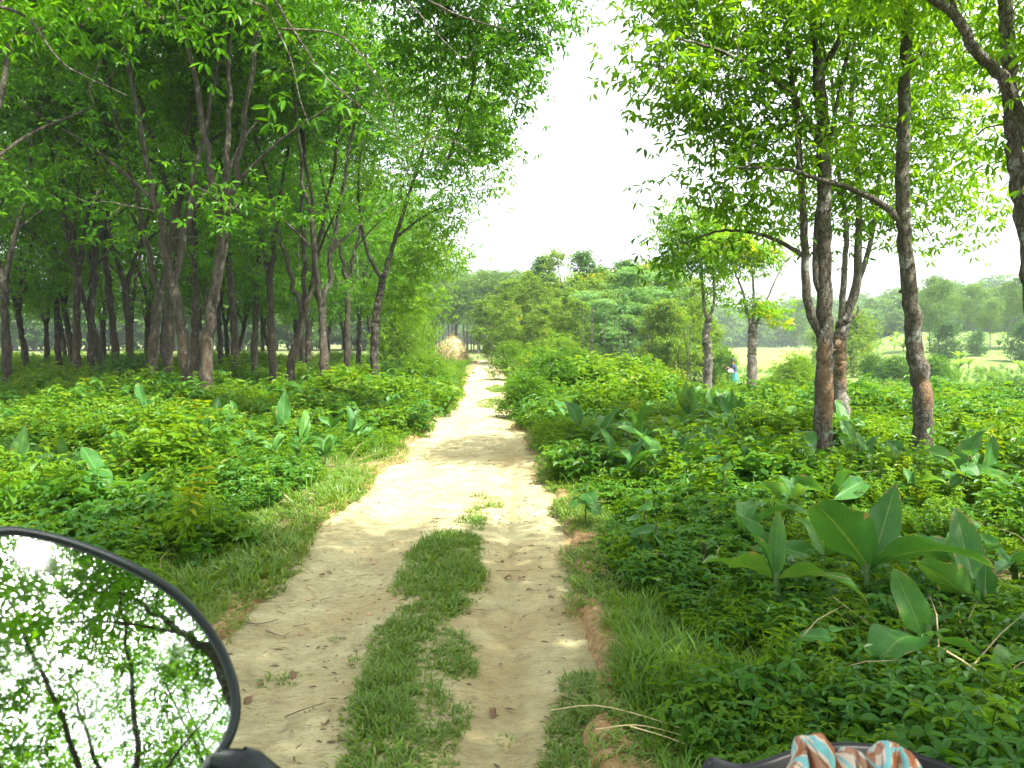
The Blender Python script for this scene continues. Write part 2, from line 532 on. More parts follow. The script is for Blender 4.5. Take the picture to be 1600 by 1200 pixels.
def tube(P, Rd, sides, gnarl=0.0, seed=0, cap=True):
    P = np.asarray(P, float); n = len(P)
    T = unit(np.gradient(P, axis=0))
    ref = np.array([1.0, 0, 0]) if abs(T[0][0]) < .8 else np.array([0, 1.0, 0])
    A = []
    a = ref
    for k in range(n):
        a = a - T[k] * np.dot(a, T[k]); a /= np.linalg.norm(a) + 1e-9
        A.append(a)
    A = np.array(A); B = np.cross(T, A)
    th = np.linspace(0, 2 * np.pi, sides, endpoint=False)
    Rd = np.asarray(Rd, float)
    rr = np.repeat(Rd[:, None], sides, 1)
    if gnarl:
        s = np.cumsum(np.concatenate([[0], np.linalg.norm(np.diff(P, axis=0), axis=1)]))
        g = fbm(np.cos(th)[None] * 1.3 + s[:, None] * 2.2 + 7, np.sin(th)[None] * 1.3 + s[:, None] * .9 + 3, seed, 4) - .47
        rr = rr * (1 + gnarl * g * 2)
    V = P[:, None] + rr[..., None] * (np.cos(th)[None, :, None] * A[:, None] + np.sin(th)[None, :, None] * B[:, None])
    V = V.reshape(-1, 3)
    i = np.arange(n - 1)[:, None] * sides + np.arange(sides)[None]
    j = np.arange(n - 1)[:, None] * sides + (np.arange(sides)[None] + 1) % sides
    F = np.stack([i, j, j + sides, i + sides], -1).reshape(-1, 4)
    return V, F

def leaves(g, P, D, Nn, L, W, tint, m=0, fold=.16, curl=.18):
    """six-point blades folded along the midrib, 2 quads each"""
    n = len(P)
    D = unit(D); B = unit(np.cross(D, Nn)); Nn = np.cross(B, D)
    L = np.broadcast_to(L, n)[:, None]; W = np.broadcast_to(W, n)[:, None]
    V = np.empty((n, 6, 3))
    V[:, 0] = P
    V[:, 1] = P + D * L * .32 + B * W * .42 + Nn * W * fold
    V[:, 2] = P + D * L * .68 + B * W * .40 + Nn * (W * fold - L * curl * .35)
    V[:, 3] = P + D * L - Nn * L * curl
    V[:, 4] = P + D * L * .68 - B * W * .40 + Nn * (W * fold - L * curl * .35)
    V[:, 5] = P + D * L * .32 - B * W * .42 + Nn * W * fold
    b = np.arange(n)[:, None] * 6
    F = np.concatenate([b + np.array([[0, 1, 2, 3]]), b + np.array([[0, 3, 4, 5]])])
    g.add(V.reshape(-1, 3), F, m, tint=np.repeat(np.broadcast_to(tint, n), 6))

def rand_unit(r, n):
    return unit(r.normal(size=(n, 3)))

def sprays(g, r, centers, n_per, spread, L, tint_c, flat=.6, leaf_n=4, m=0, drop=.45, aspect=.36):
    """whorls of drooping leaflets round each cluster centre"""
    k = len(centers)
    P = np.repeat(centers, n_per, 0)
    off = r.normal(size=P.shape) * spread * np.array([1, 1, flat])
    P = P + off
    tc = np.repeat(tint_c, n_per) + r.normal(size=len(P)) * .10
    out = unit(off * np.array([1, 1, .5]) + r.normal(size=P.shape) * spread * .5)
    ax = unit(np.array([0, 0, 1.0]) + .45 * r.normal(size=P.shape))     # whorl axis
    e1 = unit(np.cross(ax, r.normal(size=P.shape))); e2 = np.cross(ax, e1)
    a0 = r.uniform(0, 6.28, len(P))
    for j in range(leaf_n):
        a = a0 + j * 2 * np.pi / leaf_n + r.normal(size=len(P)) * .25
        d = np.cos(a)[:, None] * e1 + np.sin(a)[:, None] * e2
        d = unit(d + .35 * out - np.array([0, 0, 1]) * (drop + r.normal(size=len(P)) * .22)[:, None])
        ll = L * r.uniform(.7, 1.2, len(P))
        leaves(g, P + d * L * .12, d, ax + .2 * rand_unit(r, len(P)), ll, ll * aspect, np.clip(tc + r.normal(size=len(P)) * .05, 0, 1), m)

def blob_points(r, blobs, n):
    wts = np.array([b[1][0] * b[1][1] * b[1][2] for b in blobs]) ** .75
    wts /= wts.sum()
    idx = r.choice(len(blobs), n, p=wts)
    d = rand_unit(r, n) * (r.uniform(0, 1, n) ** .42)[:, None]
    c = np.array([b[0] for b in blobs])[idx]; rad = np.array([b[1] for b in blobs])[idx]
    return c + d * rad

def grow(g, r, nodes, targets, m, rmin=.006, rk=.010, sides=4, maxr=.04, sag=.12):
    """thin limbs that reach each cluster from the nearest wood already grown"""
    nodes = [np.asarray(p, float) for p in nodes]
    arr = np.array(nodes)
    order = np.argsort([np.min(np.linalg.norm(arr - t, axis=1)) for t in targets])
    for k in order:
        t = targets[k]
        A = np.array(nodes)
        dv = t - A
        dist = np.linalg.norm(dv, axis=1) + np.maximum(0, -dv[:, 2]) * .9
        b = A[int(np.argmin(dist))]
        l = np.linalg.norm(t - b)
        if l < .08: continue
        mid = (b + t) / 2 + np.array([0, 0, l * sag]) + r.normal(size=3) * l * .10
        path = spline([b, mid, t], 6 if l > .5 else 4)
        path[1:-1] += r.normal(size=(len(path) - 2, 3)) * l * .025
        r0 = min(maxr, rmin + rk * l)
        v, f = tube(path, np.linspace(r0, rmin * .6, len(path)), sides)
        g.add(v, f, m)
        nodes.extend(list(path[1:]))

def scar_attr(V, P0, z0, z1, az, wdt):
    rel = V - P0
    a = np.arctan2(rel[:, 1], rel[:, 0])
    da = np.abs((a - az + np.pi) % (2 * np.pi) - np.pi)
    slant = rel[:, 2] + .25 * ((a - az + np.pi) % (2 * np.pi) - np.pi)
    return ss(wdt, wdt * .7, da) * ss(z0 - .05, z0 + .05, slant) * ss(z1 + .05, z1 - .05, slant)

def wood_mesh(name, P, r0, r1, sides, seg, bark, seed, gnarl=.12, flare=0.0, bumps=(), scar=None, power=.8):
    path = spline(P, seg)
    rr = np.random.default_rng(seed)
    path[1:-1] += rr.normal(size=(seg - 2, 3)) * r0 * .10
    t = np.linspace(0, 1, seg)
    rad = r0 + (r1 - r0) * t ** power
    z = path[:, 2]
    rad = rad * (1 + flare * np.exp(-np.maximum(z - z[0], 0) / .22))
    for (bz, amt, wd) in bumps:
        rad = rad * (1 + amt * np.exp(-((z - bz) / wd) ** 2))
    v, f = tube(path, rad, sides, gnarl, seed)
    g = Geo()
    s = np.zeros(len(v))
    if scar:
        cz = np.repeat(path, sides, 0)
        rel = v - cz
        a = np.arctan2(rel[:, 1], rel[:, 0])
        for (z0, z1, az, wdt) in scar:
            da = (a - az + np.pi) % (2 * np.pi) - np.pi
            sl = v[:, 2] + .10 * da
            s = np.maximum(s, ss(wdt, wdt * .6, np.abs(da)) * ss(z0 - .06, z0 + .04, sl) * ss(z1 + .06, z1 - .04, sl))
    g.add(v, f, 0, scar=s)
    return g.mesh(name, [bark]), path

# --- plantation prototypes -------------------------------------------------------------
def plantation_tree(k, skirt=True):
    r = np.random.default_rng(100 + k)
    g = Geo()                                           # trunk and its main limbs as one body
    lean = r.normal(size=2) * .18
    fork = [2.6, 3.4, 2.1, 4.2, 3.0, 2.4, 3.8][k]
    nl = [2, 3, 3, 2, 2, 3, 2][k]
    top = np.array([lean[0], lean[1], fork])
    tp = [(0, 0, -.25), (lean[0] * .2 + .03, lean[1] * .2, fork * .4), tuple(top)]
    path = spline(tp, 26)
    path[1:-1] += r.normal(size=(24, 3)) * .012
    t = np.linspace(0, 1, 26)
    rad = (.114 - .022 * t) * (1 + .25 * np.exp(-np.maximum(path[:, 2], 0) / .25)) * (1 + .10 * np.exp(-((path[:, 2] - 1.2) / .3) ** 2) + .05 * r.normal(size=26))
    v, f = tube(path, rad, 14, .22, k)
    a = np.arctan2(v[:, 1], v[:, 0])
    scar = ss(.35, 1.3, v[:, 2]) * ss(1.75, 1.5, v[:, 2]) * (.5 + .5 * np.sin(a * 2 + k)) * .28
    g.add(v, f, 0, scar=scar)
    nodes = []
    blobs = []
    a0 = r.uniform(0, 6.28)
    for j in range(nl):
        aa = a0 + j * 2 * np.pi / nl + r.normal() * .3
        o = r.uniform(1.0, 1.9); hgt = r.uniform(8.0, 9.8)
        p1 = top + np.array([math.cos(aa), math.sin(aa), 0]) * o * .35 + np.array([0, 0, (hgt - fork) * .33])
        p2 = top + np.array([math.cos(aa), math.sin(aa), 0]) * o + np.array([0, 0, hgt - fork])
        lp = spline([top - np.array([0, 0, .12]), p1, p2], 18)
        lp[2:-1] += r.normal(size=(15, 3)) * .03
        v, f = tube(lp, np.linspace(.074, .024, 18), 9, .18, k * 7 + j)
        g.add(v, f, 0)
        nodes += list(lp[5:])
        blobs.append((p2 + np.array([0, 0, .3]), (1.9, 1.9, 1.9)))
        blobs.append(((p1 + p2) / 2 + np.array([math.cos(aa), math.sin(aa), 0]) * .7 + np.array([0, 0, 0 if skirt else 1.3]), (1.7, 1.7, 2.0 if skirt else 1.4)))
        if j < 2:
            # one lower side limb
            ab = aa + r.uniform(-.9, .9)
            q0 = lp[6]
            q1 = q0 + np.array([math.cos(ab), math.sin(ab), .9]) * .9
            q2 = q0 + np.array([math.cos(ab) * 2.0, math.sin(ab) * 2.0, 1.5])
            qq = spline([q0, q1, q2], 10)
            v, f = tube(qq, np.linspace(.036, .012, 10), 7, .15, k * 9 + j)
            g.add(v, f, 0)
            nodes += list(qq[2:])
            blobs.append((q2, (1.2, 1.2, .9) if skirt else (.7, .7, .4)))
    for _ in range(7 if skirt else 1):
        ab = r.uniform(0, 6.28); rr_ = r.uniform(.8, 2.0)
        blobs.append((np.array([math.cos(ab) * rr_, math.sin(ab) * rr_, r.uniform(2.7, 5.2)]), (1.0, 1.0, .55)))
    trunk = g.mesh('trunk', [B_FOREST])
    tg = blob_points(r, blobs, 165 if skirt else 165)
    cg = Geo()
    grow(cg, r, nodes, tg, 1)
    tints = np.clip(.42 + .22 * r.normal(size=len(tg)), 0, 1)
    sprays(cg, r, tg, 17, .38, .145, tints, .55, 4, drop=.30, aspect=.40)
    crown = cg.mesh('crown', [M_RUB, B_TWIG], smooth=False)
    return trunk, crown

protos = [plantation_tree(k) for k in range(7)] + [plantation_tree(k, False) for k in range(7)]

# plantation left of the track: explicit front trees, then the ranks behind
spots = []   # px at base, depth, proto, rz, scale
for px, d, k, rz, s in [(318, 14.5, 1, 2.2, 1.0), (291, 15.2, 0, .4, 1.0), (258, 18, 3, 1.0, 1.05), (237, 17.2, 0, 3.6, .95), (505, 18.5, 5, .3, .93), (450, 19.6, 2, 5.1, .95),
                        (428, 21.5, 1, 4.0, .95), (205, 23, 4, 2.0, 1.0), (182, 24.5, 3, 5.0, 1.0), (163, 22.5, 2, 3.0, 1.0), (140, 25.5, 6, .2, 1.0), (117, 22, 1, 1.2, 1.0), (12, 20, 4, 4.4, 1.0),
                        (370, 24, 6, 2.9, 1.0), (397, 27, 3, 1.9, 1.0), (541, 26, 6, .9, .9), (475, 30, 4, 3.3, .95), (560, 34, 0, 2.4, .9), (588, 38, 2, 1.3, .9), (612, 43, 5, 4.1, .88), (345, 32, 0, 5.5, 1.0),
                        (42, 28, 5, 2.2, 1.0), (72, 34, 2, .7, 1.0), (92, 30, 6, 4.9, 1.0)]:
    spots.append(((px - 800) / 1256 * d, d, k, rz, s))
for row, y in enumerate(np.arange(19.5, 56, 3.2)):
    for col, x in enumerate(np.arange(-8.0, -36, -3.2)):
        xx = x + rng.normal() * .45; yy = y + rng.normal() * .45
        if xx < -.637 * yy - 4.5 or any((xx - a) ** 2 + (yy - b) ** 2 < 3.4 for a, b, *_ in spots):
            continue
        if xx < -22 or (yy > 44 and xx < -16): continue
        spots.append((xx, yy, int(rng.integers(7)), rng.uniform(0, 6.28), rng.uniform(.9, 1.08)))
spots.append((-6.2, 49, 3, 1.0, .85))
spots.append((-8.2, 12.2, 4, 2.6, 1.0))
spots.append((-9.9, 14.4, 0, .6, 1.0))
FORKS = ['forking at head height', 'splitting into three limbs', 'dividing low into three', 'straight and unforked low down', 'forking into two steep limbs', 'dividing low into a fan', 'forking high up']
ranks = [('front', 0, 20), ('second', 20, 27), ('third', 27, 34), ('fourth', 34, 41), ('rearmost', 41, 99)]
for rn, d0, d1 in ranks:
    mem = sorted([s for s in spots if d0 <= s[1] < d1], key=lambda s: -s[0] / s[1])
    for i_, (x, y, k, rz, s) in enumerate(mem):
        loc = (x, y, gz(x, y))
        lab = f'rubber tree {FORKS[k]}, {nth(i_)} from track in plantation\'s {rn} rank'
        if rn in ('front', 'second') and x > -16: k = k + 7
        if ('rubber_tree_src', k) not in KIDS:
            t = thing('rubber_tree', loc, lab, 'tree', 'rubber trees of the plantation left of the track', rz, s)
            kid('trunk', protos[k][0], t); kid('crown', protos[k][1], t)
            KIDS[('rubber_tree_src', k)] = t
        else:
            copy_thing(KIDS[('rubber_tree_src', k)], loc, rz, s, lab)

# --- near trees with their own limbs ------------------------------------------------------
def near_tree(name, loc, label, trunk_spec, limbs, blobs, ncl, nsp, seed, bark, leafm, L=.15, spread=.33, group=None, cat='tree', leaf_n=4, tint=.45, drop=.5):
    """trunk_spec (points, r0, r1, bumps, scars); limbs [(points, r0, r1)]; all in world metres relative to loc"""
    r = np.random.default_rng(seed)
    t = thing(name, loc, label, cat, group)
    me, path = wood_mesh('trunk', trunk_spec[0], trunk_spec[1], trunk_spec[2], 18, 60, bark, seed, .14, .22, trunk_spec[3], trunk_spec[4])
    kid('trunk', me, t)
    nodes = list(path[len(path) // 3:])
    for j, (lp, a, b) in enumerate(limbs):
        me, lpath = wood_mesh('limb', lp, a, b, 10, 24, bark, seed * 3 + j, .12)
        kid('limb', me, t)
        nodes += list(lpath[3:])
    tg = blob_points(r, blobs, ncl)
    cg = Geo()
    grow(cg, r, nodes, tg, 1, sides=5)
    tints = np.clip(tint + .22 * r.normal(size=len(tg)), 0, 1)
    sprays(cg, r, tg, nsp, spread, L, tints, .6, leaf_n, drop=drop, aspect=.36)
    kid('crown', cg.mesh('crown', [leafm, B_TWIG], smooth=False), t)
    return t

def rel(px, py, d, base):
    p = at(px, py, d)
    return (p.x - base[0], p.y - base[1], p.z - base[2])

# tree A: straight trunk with a left fork and an orange tapping scar
bA = (at(1290, 680, 9.2).x, 9.2, 0.0); bA = (bA[0], bA[1], gz(bA[0], bA[1]))
A_ = lambda px, py, d=9.2: rel(px, py, d, bA)
near_tree('rubber_tree', bA, 'tallest straight tree with an orange tapping scar and a limb rising from its left side', (
    [(0, 0, -.2), A_(1288, 620), A_(1289, 520), A_(1287, 380), A_(1288, 250), A_(1280, 100), A_(1270, -60), A_(1265, -260)], .108, .055,
    [(.95, .10, .12), (1.7, .06, .1), (.62, .06, .08)], [(.62, 1.15, -1.3, 1.5), (1.25, 1.45, -2.0, .8)]),
    [([A_(1287, 535), A_(1262, 470), A_(1258, 390), A_(1250, 270), A_(1242, 160), A_(1225, 40)], .065, .025),
     ([A_(1289, 470), A_(1275, 430), A_(1278, 330), A_(1300, 200), A_(1330, 60)], .045, .02),
     ([A_(1288, 240), A_(1240, 150, 8.9), A_(1150, 90, 8.5), A_(1060, 60, 8.3)], .045, .012),
     ([A_(1258, 400), A_(1200, 370, 9.4), A_(1130, 360, 9.6), A_(1070, 380, 9.6)], .03, .01),
     ([A_(1282, 120), A_(1330, 20, 9.6), A_(1380, -120, 10)], .045, .015)],
    [(A_(1100, 60, 8.6), (.75, .9, .75)), (A_(1180, 130), (.75, .9, .7)), (A_(1080, 190, 9.2), (.45, .8, .45)), (A_(1230, 40), (.8, 1.0, .7)), (A_(1150, -60), (1.0, 1.1, .6)), (A_(1280, -100), (1.1, 1.1, .6)),
     (A_(1240, 220), (.5, .8, .4)), (A_(1150, 230, 9.6), (.55, .8, .35)), (A_(1040, 10, 9), (.35, .6, .4)), (A_(1085, 385, 9.6), (.42, .5, .22)), (A_(1060, 300, 9.4), (.3, .5, .25)), (A_(1140, 330, 9.6), (.5, .6, .25))],
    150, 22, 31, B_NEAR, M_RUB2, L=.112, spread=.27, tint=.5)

bB = (at(1318, 640, 11.2).x, 11.2, 0); bB = (bB[0], bB[1], gz(bB[0], bB[1]))
B_ = lambda px, py, d=11.2: rel(px, py, d, bB)
near_tree('rubber_tree', bB, 'pale-barked tree forking into several limbs just behind the scarred straight tree', (
    [(0, 0, -.2), B_(1312, 590), B_(1312, 530), B_(1322, 490)], .105, .085, [(.6, .08, .1)], [(.9, 1.5, -1.6, 1.2)]),
    [([B_(1320, 500), B_(1338, 450), B_(1340, 380), B_(1342, 300), B_(1330, 180), B_(1335, 60)], .075, .025),
     ([B_(1315, 515), B_(1318, 440), B_(1322, 360), B_(1310, 260), B_(1300, 120)], .055, .02),
     ([B_(1322, 490), B_(1360, 380), B_(1380, 250), B_(1440, 120)], .045, .015),
     ([B_(1322, 505), B_(1340, 488), B_(1340, 478)], .03, .008)],
    [(B_(1360, 330), (.75, 1.0, .6)), (B_(1440, 290), (.8, 1.0, .6)), (B_(1490, 340), (.6, .8, .35)), (B_(1400, 180), (.9, 1.2, .8)), (B_(1480, 210), (.7, 1.0, .6)), (B_(1500, 110), (.6, .9, .6)), (B_(1330, 60), (1.1, 1.2, .9)),
     (B_(1440, 20), (1.0, 1.2, .9)), (B_(1280, 250), (.8, 1.0, .5)), (B_(1250, 330), (.45, .7, .3)), (B_(1520, 390, 11), (.2, .3, .2))],
    142, 22, 32, B_PALE, M_RUB2, L=.112, spread=.28, tint=.6)

bC = (at(1440, 672, 9.0).x, 9.0, 0); bC = (bC[0], bC[1], gz(bC[0], bC[1]))
C_ = lambda px, py, d=9.0: rel(px, py, d, bC)
near_tree('rubber_tree', bC, 'dark knobbly trunk leaning left with one long limb reaching left over the weeds', (
    [(0, 0, -.2), C_(1440, 620), C_(1432, 560), C_(1424, 470), C_(1413, 370), C_(1410, 260), C_(1416, 120), C_(1418, 0), C_(1412, -160)], .112, .052,
    [(1.15, .14, .07), (.82, .10, .08), (.35, .08, .1), (1.75, .12, .04)], [(.75, 1.05, -1.4, .9)]),
    [([C_(1415, 358), C_(1385, 325), C_(1330, 295), C_(1270, 278, 8.6), C_(1230, 265, 8.4), C_(1150, 262, 8.2)], .05, .012),
     ([C_(1416, 110), C_(1440, 85), C_(1455, 70), C_(1445, 30)], .035, .012),
     ([C_(1416, 30), C_(1400, -20), C_(1360, -90)], .045, .015),
     ([C_(1420, 465), C_(1410, 455), C_(1405, 457)], .03, .012)],
    [(C_(1170, 250, 8.3), (.35, .5, .2)), (C_(1240, 210, 8.6), (.4, .5, .3)), (C_(1390, -60), (1.2, 1.2, .7)), (C_(1430, 60), (.4, .7, .4)), (C_(1340, -30), (.8, 1.0, .6)), (C_(1480, -130), (1.2, 1.2, .8)), (C_(1330, 170), (.5, .6, .35))],
    62, 20, 33, B_NEAR, M_RUB2, L=.112, spread=.27)

bD = (at(1635, 700, 7.0).x, 7.0, 0); bD = (bD[0], bD[1], gz(bD[0], bD[1]))
D_ = lambda px, py, d=7.0: rel(px, py, d, bD)
near_tree('rubber_tree', bD, 'two-stemmed tree at the picture edge, one limb crossing its upright stem', (
    [(0, 0, -.2), D_(1628, 600), D_(1612, 430), D_(1592, 300), D_(1580, 180), D_(1573, 60), D_(1570, -80), D_(1560, -260)], .098, .045, [(1.5, .08, .1)], [(1.9, 2.6, -1.2, .6)]),
    [([D_(1640, 330, 6.8), D_(1615, 235, 6.8), D_(1575, 140, 6.75), D_(1560, 112, 6.75), D_(1525, 80, 6.7), D_(1500, 30, 6.7), D_(1455, -5, 6.7), D_(1380, -60, 6.6)], .065, .03),
     ([D_(1500, 35, 6.7), D_(1490, 10, 6.7), D_(1482, -40, 6.7)], .03, .012),
     ([D_(1625, 560), D_(1640, 430, 6.8), D_(1640, 330, 6.8)], .075, .065)],
    [(D_(1620, 60, 7.4), (.5, .8, .5)), (D_(1560, 10, 8), (.5, .8, .3)), (D_(1450, -130), (1.2, 1.2, .6)), (D_(1650, -150), (1.5, 1.5, 1.0)), (D_(1700, 150), (.9, .9, .8)), (D_(1580, 240, 8.2), (.25, .25, .2))],
    95, 20, 34, B_NEAR, M_RUB2, L=.11, spread=.28)

# --- tree overhanging from the left with long drooping bare twigs
bG = (-5.0, 6.4, gz(-5.0, 6.4))
G_ = lambda px, py, d=7.0: rel(px, py, d, bG)
near_tree('rubber_tree', bG, 'overhanging tree whose drooping bare twigs hang into the upper left sky', (
    [(0, 0, -.2), (.1, .1, 2.5), (.4, .2, 4.2), (.6, .3, 6.5), (.8, .2, 9)], .15, .05, [], []),
    [([(.4, .2, 4.2), G_(200, -60), G_(400, -20), G_(450, 35), G_(500, 110), G_(560, 165), G_(640, 230)], .022, .002),
     ([G_(400, -20), G_(430, 40), G_(455, 95), G_(470, 160), G_(490, 210)], .009, .004),
     ([G_(440, 45), G_(530, 55), G_(580, 110), G_(610, 160), G_(625, 230)], .009, .004),
     ([(.5, .25, 5.2), G_(450, -120, 7.4), G_(650, -10, 7.4), G_(720, 25, 7.4), G_(800, 50, 7.4)], .020, .005),
     ([(.6, .3, 6.3), G_(520, -200, 9), G_(640, -60, 10.5), G_(740, 90, 12), G_(700, 250, 12.8)], .06, .012),
     ([G_(660, -40, 10.7), G_(760, 0, 11.5), G_(850, 20, 12)], .025, .008),
     ([G_(620, -20, 7.4), G_(680, 50, 7.4), G_(720, 90, 7.4)], .01, .004),
     ([G_(640, 230), G_(690, 215), G_(740, 240)], .006, .003),
     ([(.4, .2, 4.2), G_(30, 20, 6.5), G_(100, 100, 6.5), G_(200, 150, 6.5)], .02, .002)],
    [(G_(640, -40, 11), (1.4, 1.2, .6)), (G_(760, 20, 11.5), (.75, 1.0, .6)), (G_(845, 10, 12), (.45, .8, .5)), (G_(790, 110, 12), (.42, .8, .5)), (G_(730, 190, 12.5), (.42, .8, .5)), (G_(780, 235, 12.5), (.22, .4, .16)),
     (G_(690, 90, 11.5), (.9, 1.0, .7)), (G_(500, 185, 7.1), (.16, .2, .10)), (G_(535, 80, 7.1), (.10, .15, .06)), (G_(620, 270, 7.4), (.2, .3, .10)), (G_(680, 280, 13), (.45, .7, .4)), (G_(740, 280, 13), (.25, .5, .2)),
     (G_(200, -80), (1.5, 1.2, .6)), (G_(60, 40, 7), (.5, .6, .3)), (G_(700, -140, 11), (1.6, 1.2, .8)), (G_(885, 25, 12.3), (.25, .4, .22)), (G_(835, 75, 12), (.3, .5, .2))],
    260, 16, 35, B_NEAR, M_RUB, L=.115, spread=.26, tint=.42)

bH = (at(585, 530, 21).x, 21.0, 0); bH = (bH[0], bH[1], gz(bH[0], bH[1]))
H_ = lambda px, py, d=21.0: rel(px, py, d, bH)
near_tree('rubber_tree', bH, 'tree at the plantation edge whose crown leans out over the track', (
    [(0, 0, -.2), H_(585, 540), H_(590, 480), H_(600, 430)], .12, .09, [], []),
    [([H_(600, 432), H_(615, 380), H_(640, 300), H_(670, 200), H_(690, 90)], .07, .025),
     ([H_(598, 440), H_(570, 380), H_(560, 280), H_(575, 150)], .06, .02),
     ([H_(620, 370), H_(660, 340), H_(700, 320)], .04, .015)],
    [(H_(700, 330), (.75, 1.2, .8)), (H_(738, 280), (.42, 1.0, .55)), (H_(690, 240), (1.0, 1.3, .9)), (H_(760, 235), (.5, 1.0, .6)), (H_(745, 180), (.7, 1.2, .8)), (H_(660, 400, 23), (.9, 1.2, .8)), (H_(700, 400, 26), (.6, 1.2, .6)),
     (H_(800, 120), (.4, .8, .5)), (H_(640, 130), (1.3, 1.3, 1.0)), (H_(720, 80), (1.1, 1.2, .9)), (H_(600, 300), (1.0, 1.2, .8)), (H_(620, 470, 24), (1.0, 1.2, .5)), (H_(670, 470, 28), (.8, 1.2, .5))],
    230, 17, 36, B_FOREST, M_RUB2, L=.15, spread=.36, tint=.45)

# --- trees behind the camera: seen in the mirror, and they shade the foreground
for i_, (x, y, k, rz, s, lab) in enumerate([
        (4.2, -3.2, 2, .4, .92, 'rubber tree close behind the rider, filling the right of the mirror'),
        (4.3, -1.0, 10, 2.0, 1.1, 'dark trunk reflected along the right side of the mirror'),
        (3.5, 1.0, 9, 1.0, .86, 'rubber tree nearest the rider on the right, its crown overhead'),
        (3.7, 2.2, 10, 3.3, .86, 'rubber tree just ahead on the right, its crown shading the track'),
        (2.0, -8.5, 1, 3.0, 1.0, 'rubber tree reflected low in the middle of the mirror'),
        (6.5, -8.0, 4, 1.2, 1.0, 'rubber tree reflected behind the nearest mirrored trunk'),
        (-2.4, -6.0, 6, 5.0, 1.0, 'rubber tree reflected at the lower left of the mirror'),
        (9.5, -3.5, 0, 2.6, 1.0, 'rubber tree farther out behind the rider, past the verge'),
        (1.4, -4.4, 2, .9, .95, 'rubber tree reflected at the left of the mirror, behind the rider'),
        (-.6, -12.5, 2, .3, 1.0, 'rubber tree far behind the rider, beside the track'),
        (8.2, -12.5, 5, 1.3, 1.0, 'rubber tree far behind the rider, third row on the right')]):
    copy_thing(KIDS[('rubber_tree_src', k)], (x, y, gz(x, y)), rz, s, lab)['group'] = 'rubber trees behind the rider'

# --- two lone trees by the meadow
def mid_tree(name, px, d, label, spec, limbs, blobs, ncl, nsp, seed, bark, leafm, **kw):
    x = at(px, 530, d).x
    b = (x, d, gz(x, d))
    f = lambda a, c, dd=d: rel(a, c, dd, b)
    return near_tree(name, b, label, ([(0, 0, -.3)] + [f(*p) for p in spec[0]], spec[1], spec[2], spec[3], []),
                     [([f(*p) for p in lp], a, c) for lp, a, c in limbs], [(f(*c), rr) for c, rr in blobs], ncl, nsp, seed, bark, leafm, **kw)
mid_tree('rubber_tree', 1105, 27, 'knobbly pale trunk at the right end of the young wood', ([(1107, 560), (1103, 525), (1108, 495)], .15, .11, [(1.0, .2, .15), (1.8, .18, .15)]),
         [([(1107, 500), (1100, 480), (1096, 420), (1090, 340)], .07, .03), ([(1108, 500), (1116, 470), (1115, 420), (1120, 340)], .06, .03)],
         [((1095, 400), (.9, .9, 1.0)), ((1080, 350), (1.3, 1.2, .9)), ((1120, 440), (.6, .8, 1.0)), ((1060, 400), (.8, .8, .7)), ((1130, 360), (.9, .9, .8))], 110, 16, 41, B_PALE, M_RUB2, L=.17, tint=.62)
mid_tree('rubber_tree', 1176, 25, 'sparse-crowned lone tree with a fan of bare limbs in front of the paddy', ([(1175, 560), (1176, 530), (1176, 508)], .15, .13, []),
         [([(1174, 512), (1168, 490), (1160, 455), (1148, 425), (1135, 400)], .06, .02), ([(1176, 510), (1178, 470), (1175, 420), (1172, 380)], .06, .02),
          ([(1178, 512), (1190, 490), (1200, 465), (1215, 430), (1230, 400)], .055, .015), ([(1178, 508), (1185, 500), (1191, 487)], .05, .03), ([(1185, 505), (1200, 508), (1215, 507)], .02, .006)],
         [((1180, 475), (.55, .6, .3)), ((1205, 480), (.7, .6, .3)), ((1165, 400), (.9, .8, .6)), ((1195, 395), (.7, .8, .4)), ((1225, 500), (.3, .4, .16)), ((1140, 380), (.7, .8, .5)), ((1240, 480), (.2, .3, .15))], 62, 14, 42, B_PALE, M_RUB2, L=.17, spread=.25, tint=.66)

# ------------------------------------------------------------------ the young wood ahead (d 40-60) and far plantation
def small_tree(seed, h, z0, rad, leafm, L, ncl, nsp, spread, tr, bark=B_FOREST, layers=0, flat=.6, tint=.45, leaf_n=4, taper=.6):
    r = np.random.default_rng(seed)
    pts = [(0, 0, -.3), (r.normal() * .1, r.normal() * .1, h * .4), (r.normal() * .25, r.normal() * .25, h * .75), (r.normal() * .3, r.normal() * .3, h * .98)]
    me, path = wood_mesh('trunk', pts, tr, tr * .25, 8, 24, bark, seed, .12, .1)
    zz = r.uniform(0, 1, ncl)
    if layers:
        zz = (np.floor(zz * layers) + .5 + r.normal(size=ncl) * .10) / layers
    z = z0 + (h - z0) * zz
    prof = np.sin(np.pi * np.clip(zz * .9 + .12, 0, 1)) ** taper
    a = r.uniform(0, 6.28, ncl); q = np.sqrt(r.uniform(.05, 1, ncl)) * rad * prof * (.75 + .5 * vn(a * 1.2, zz * 3, seed))
    tg = np.stack([np.cos(a) * q, np.sin(a) * q, z], -1)
    tg[:, :2] += np.interp(z, path[:, 2], path[:, 0])[:, None] * np.array([1, 0]) + np.interp(z, path[:, 2], path[:, 1])[:, None] * np.array([0, 1])
    cg = Geo()
    grow(cg, r, list(path[6:]), tg, 1, rmin=.008, sides=3)
    sprays(cg, r, tg, nsp, spread, L, np.clip(tint + .22 * r.normal(size=ncl), 0, 1), flat, leaf_n, drop=.35)
    return me, cg.mesh('crown', [leafm, B_TWIG], smooth=False)

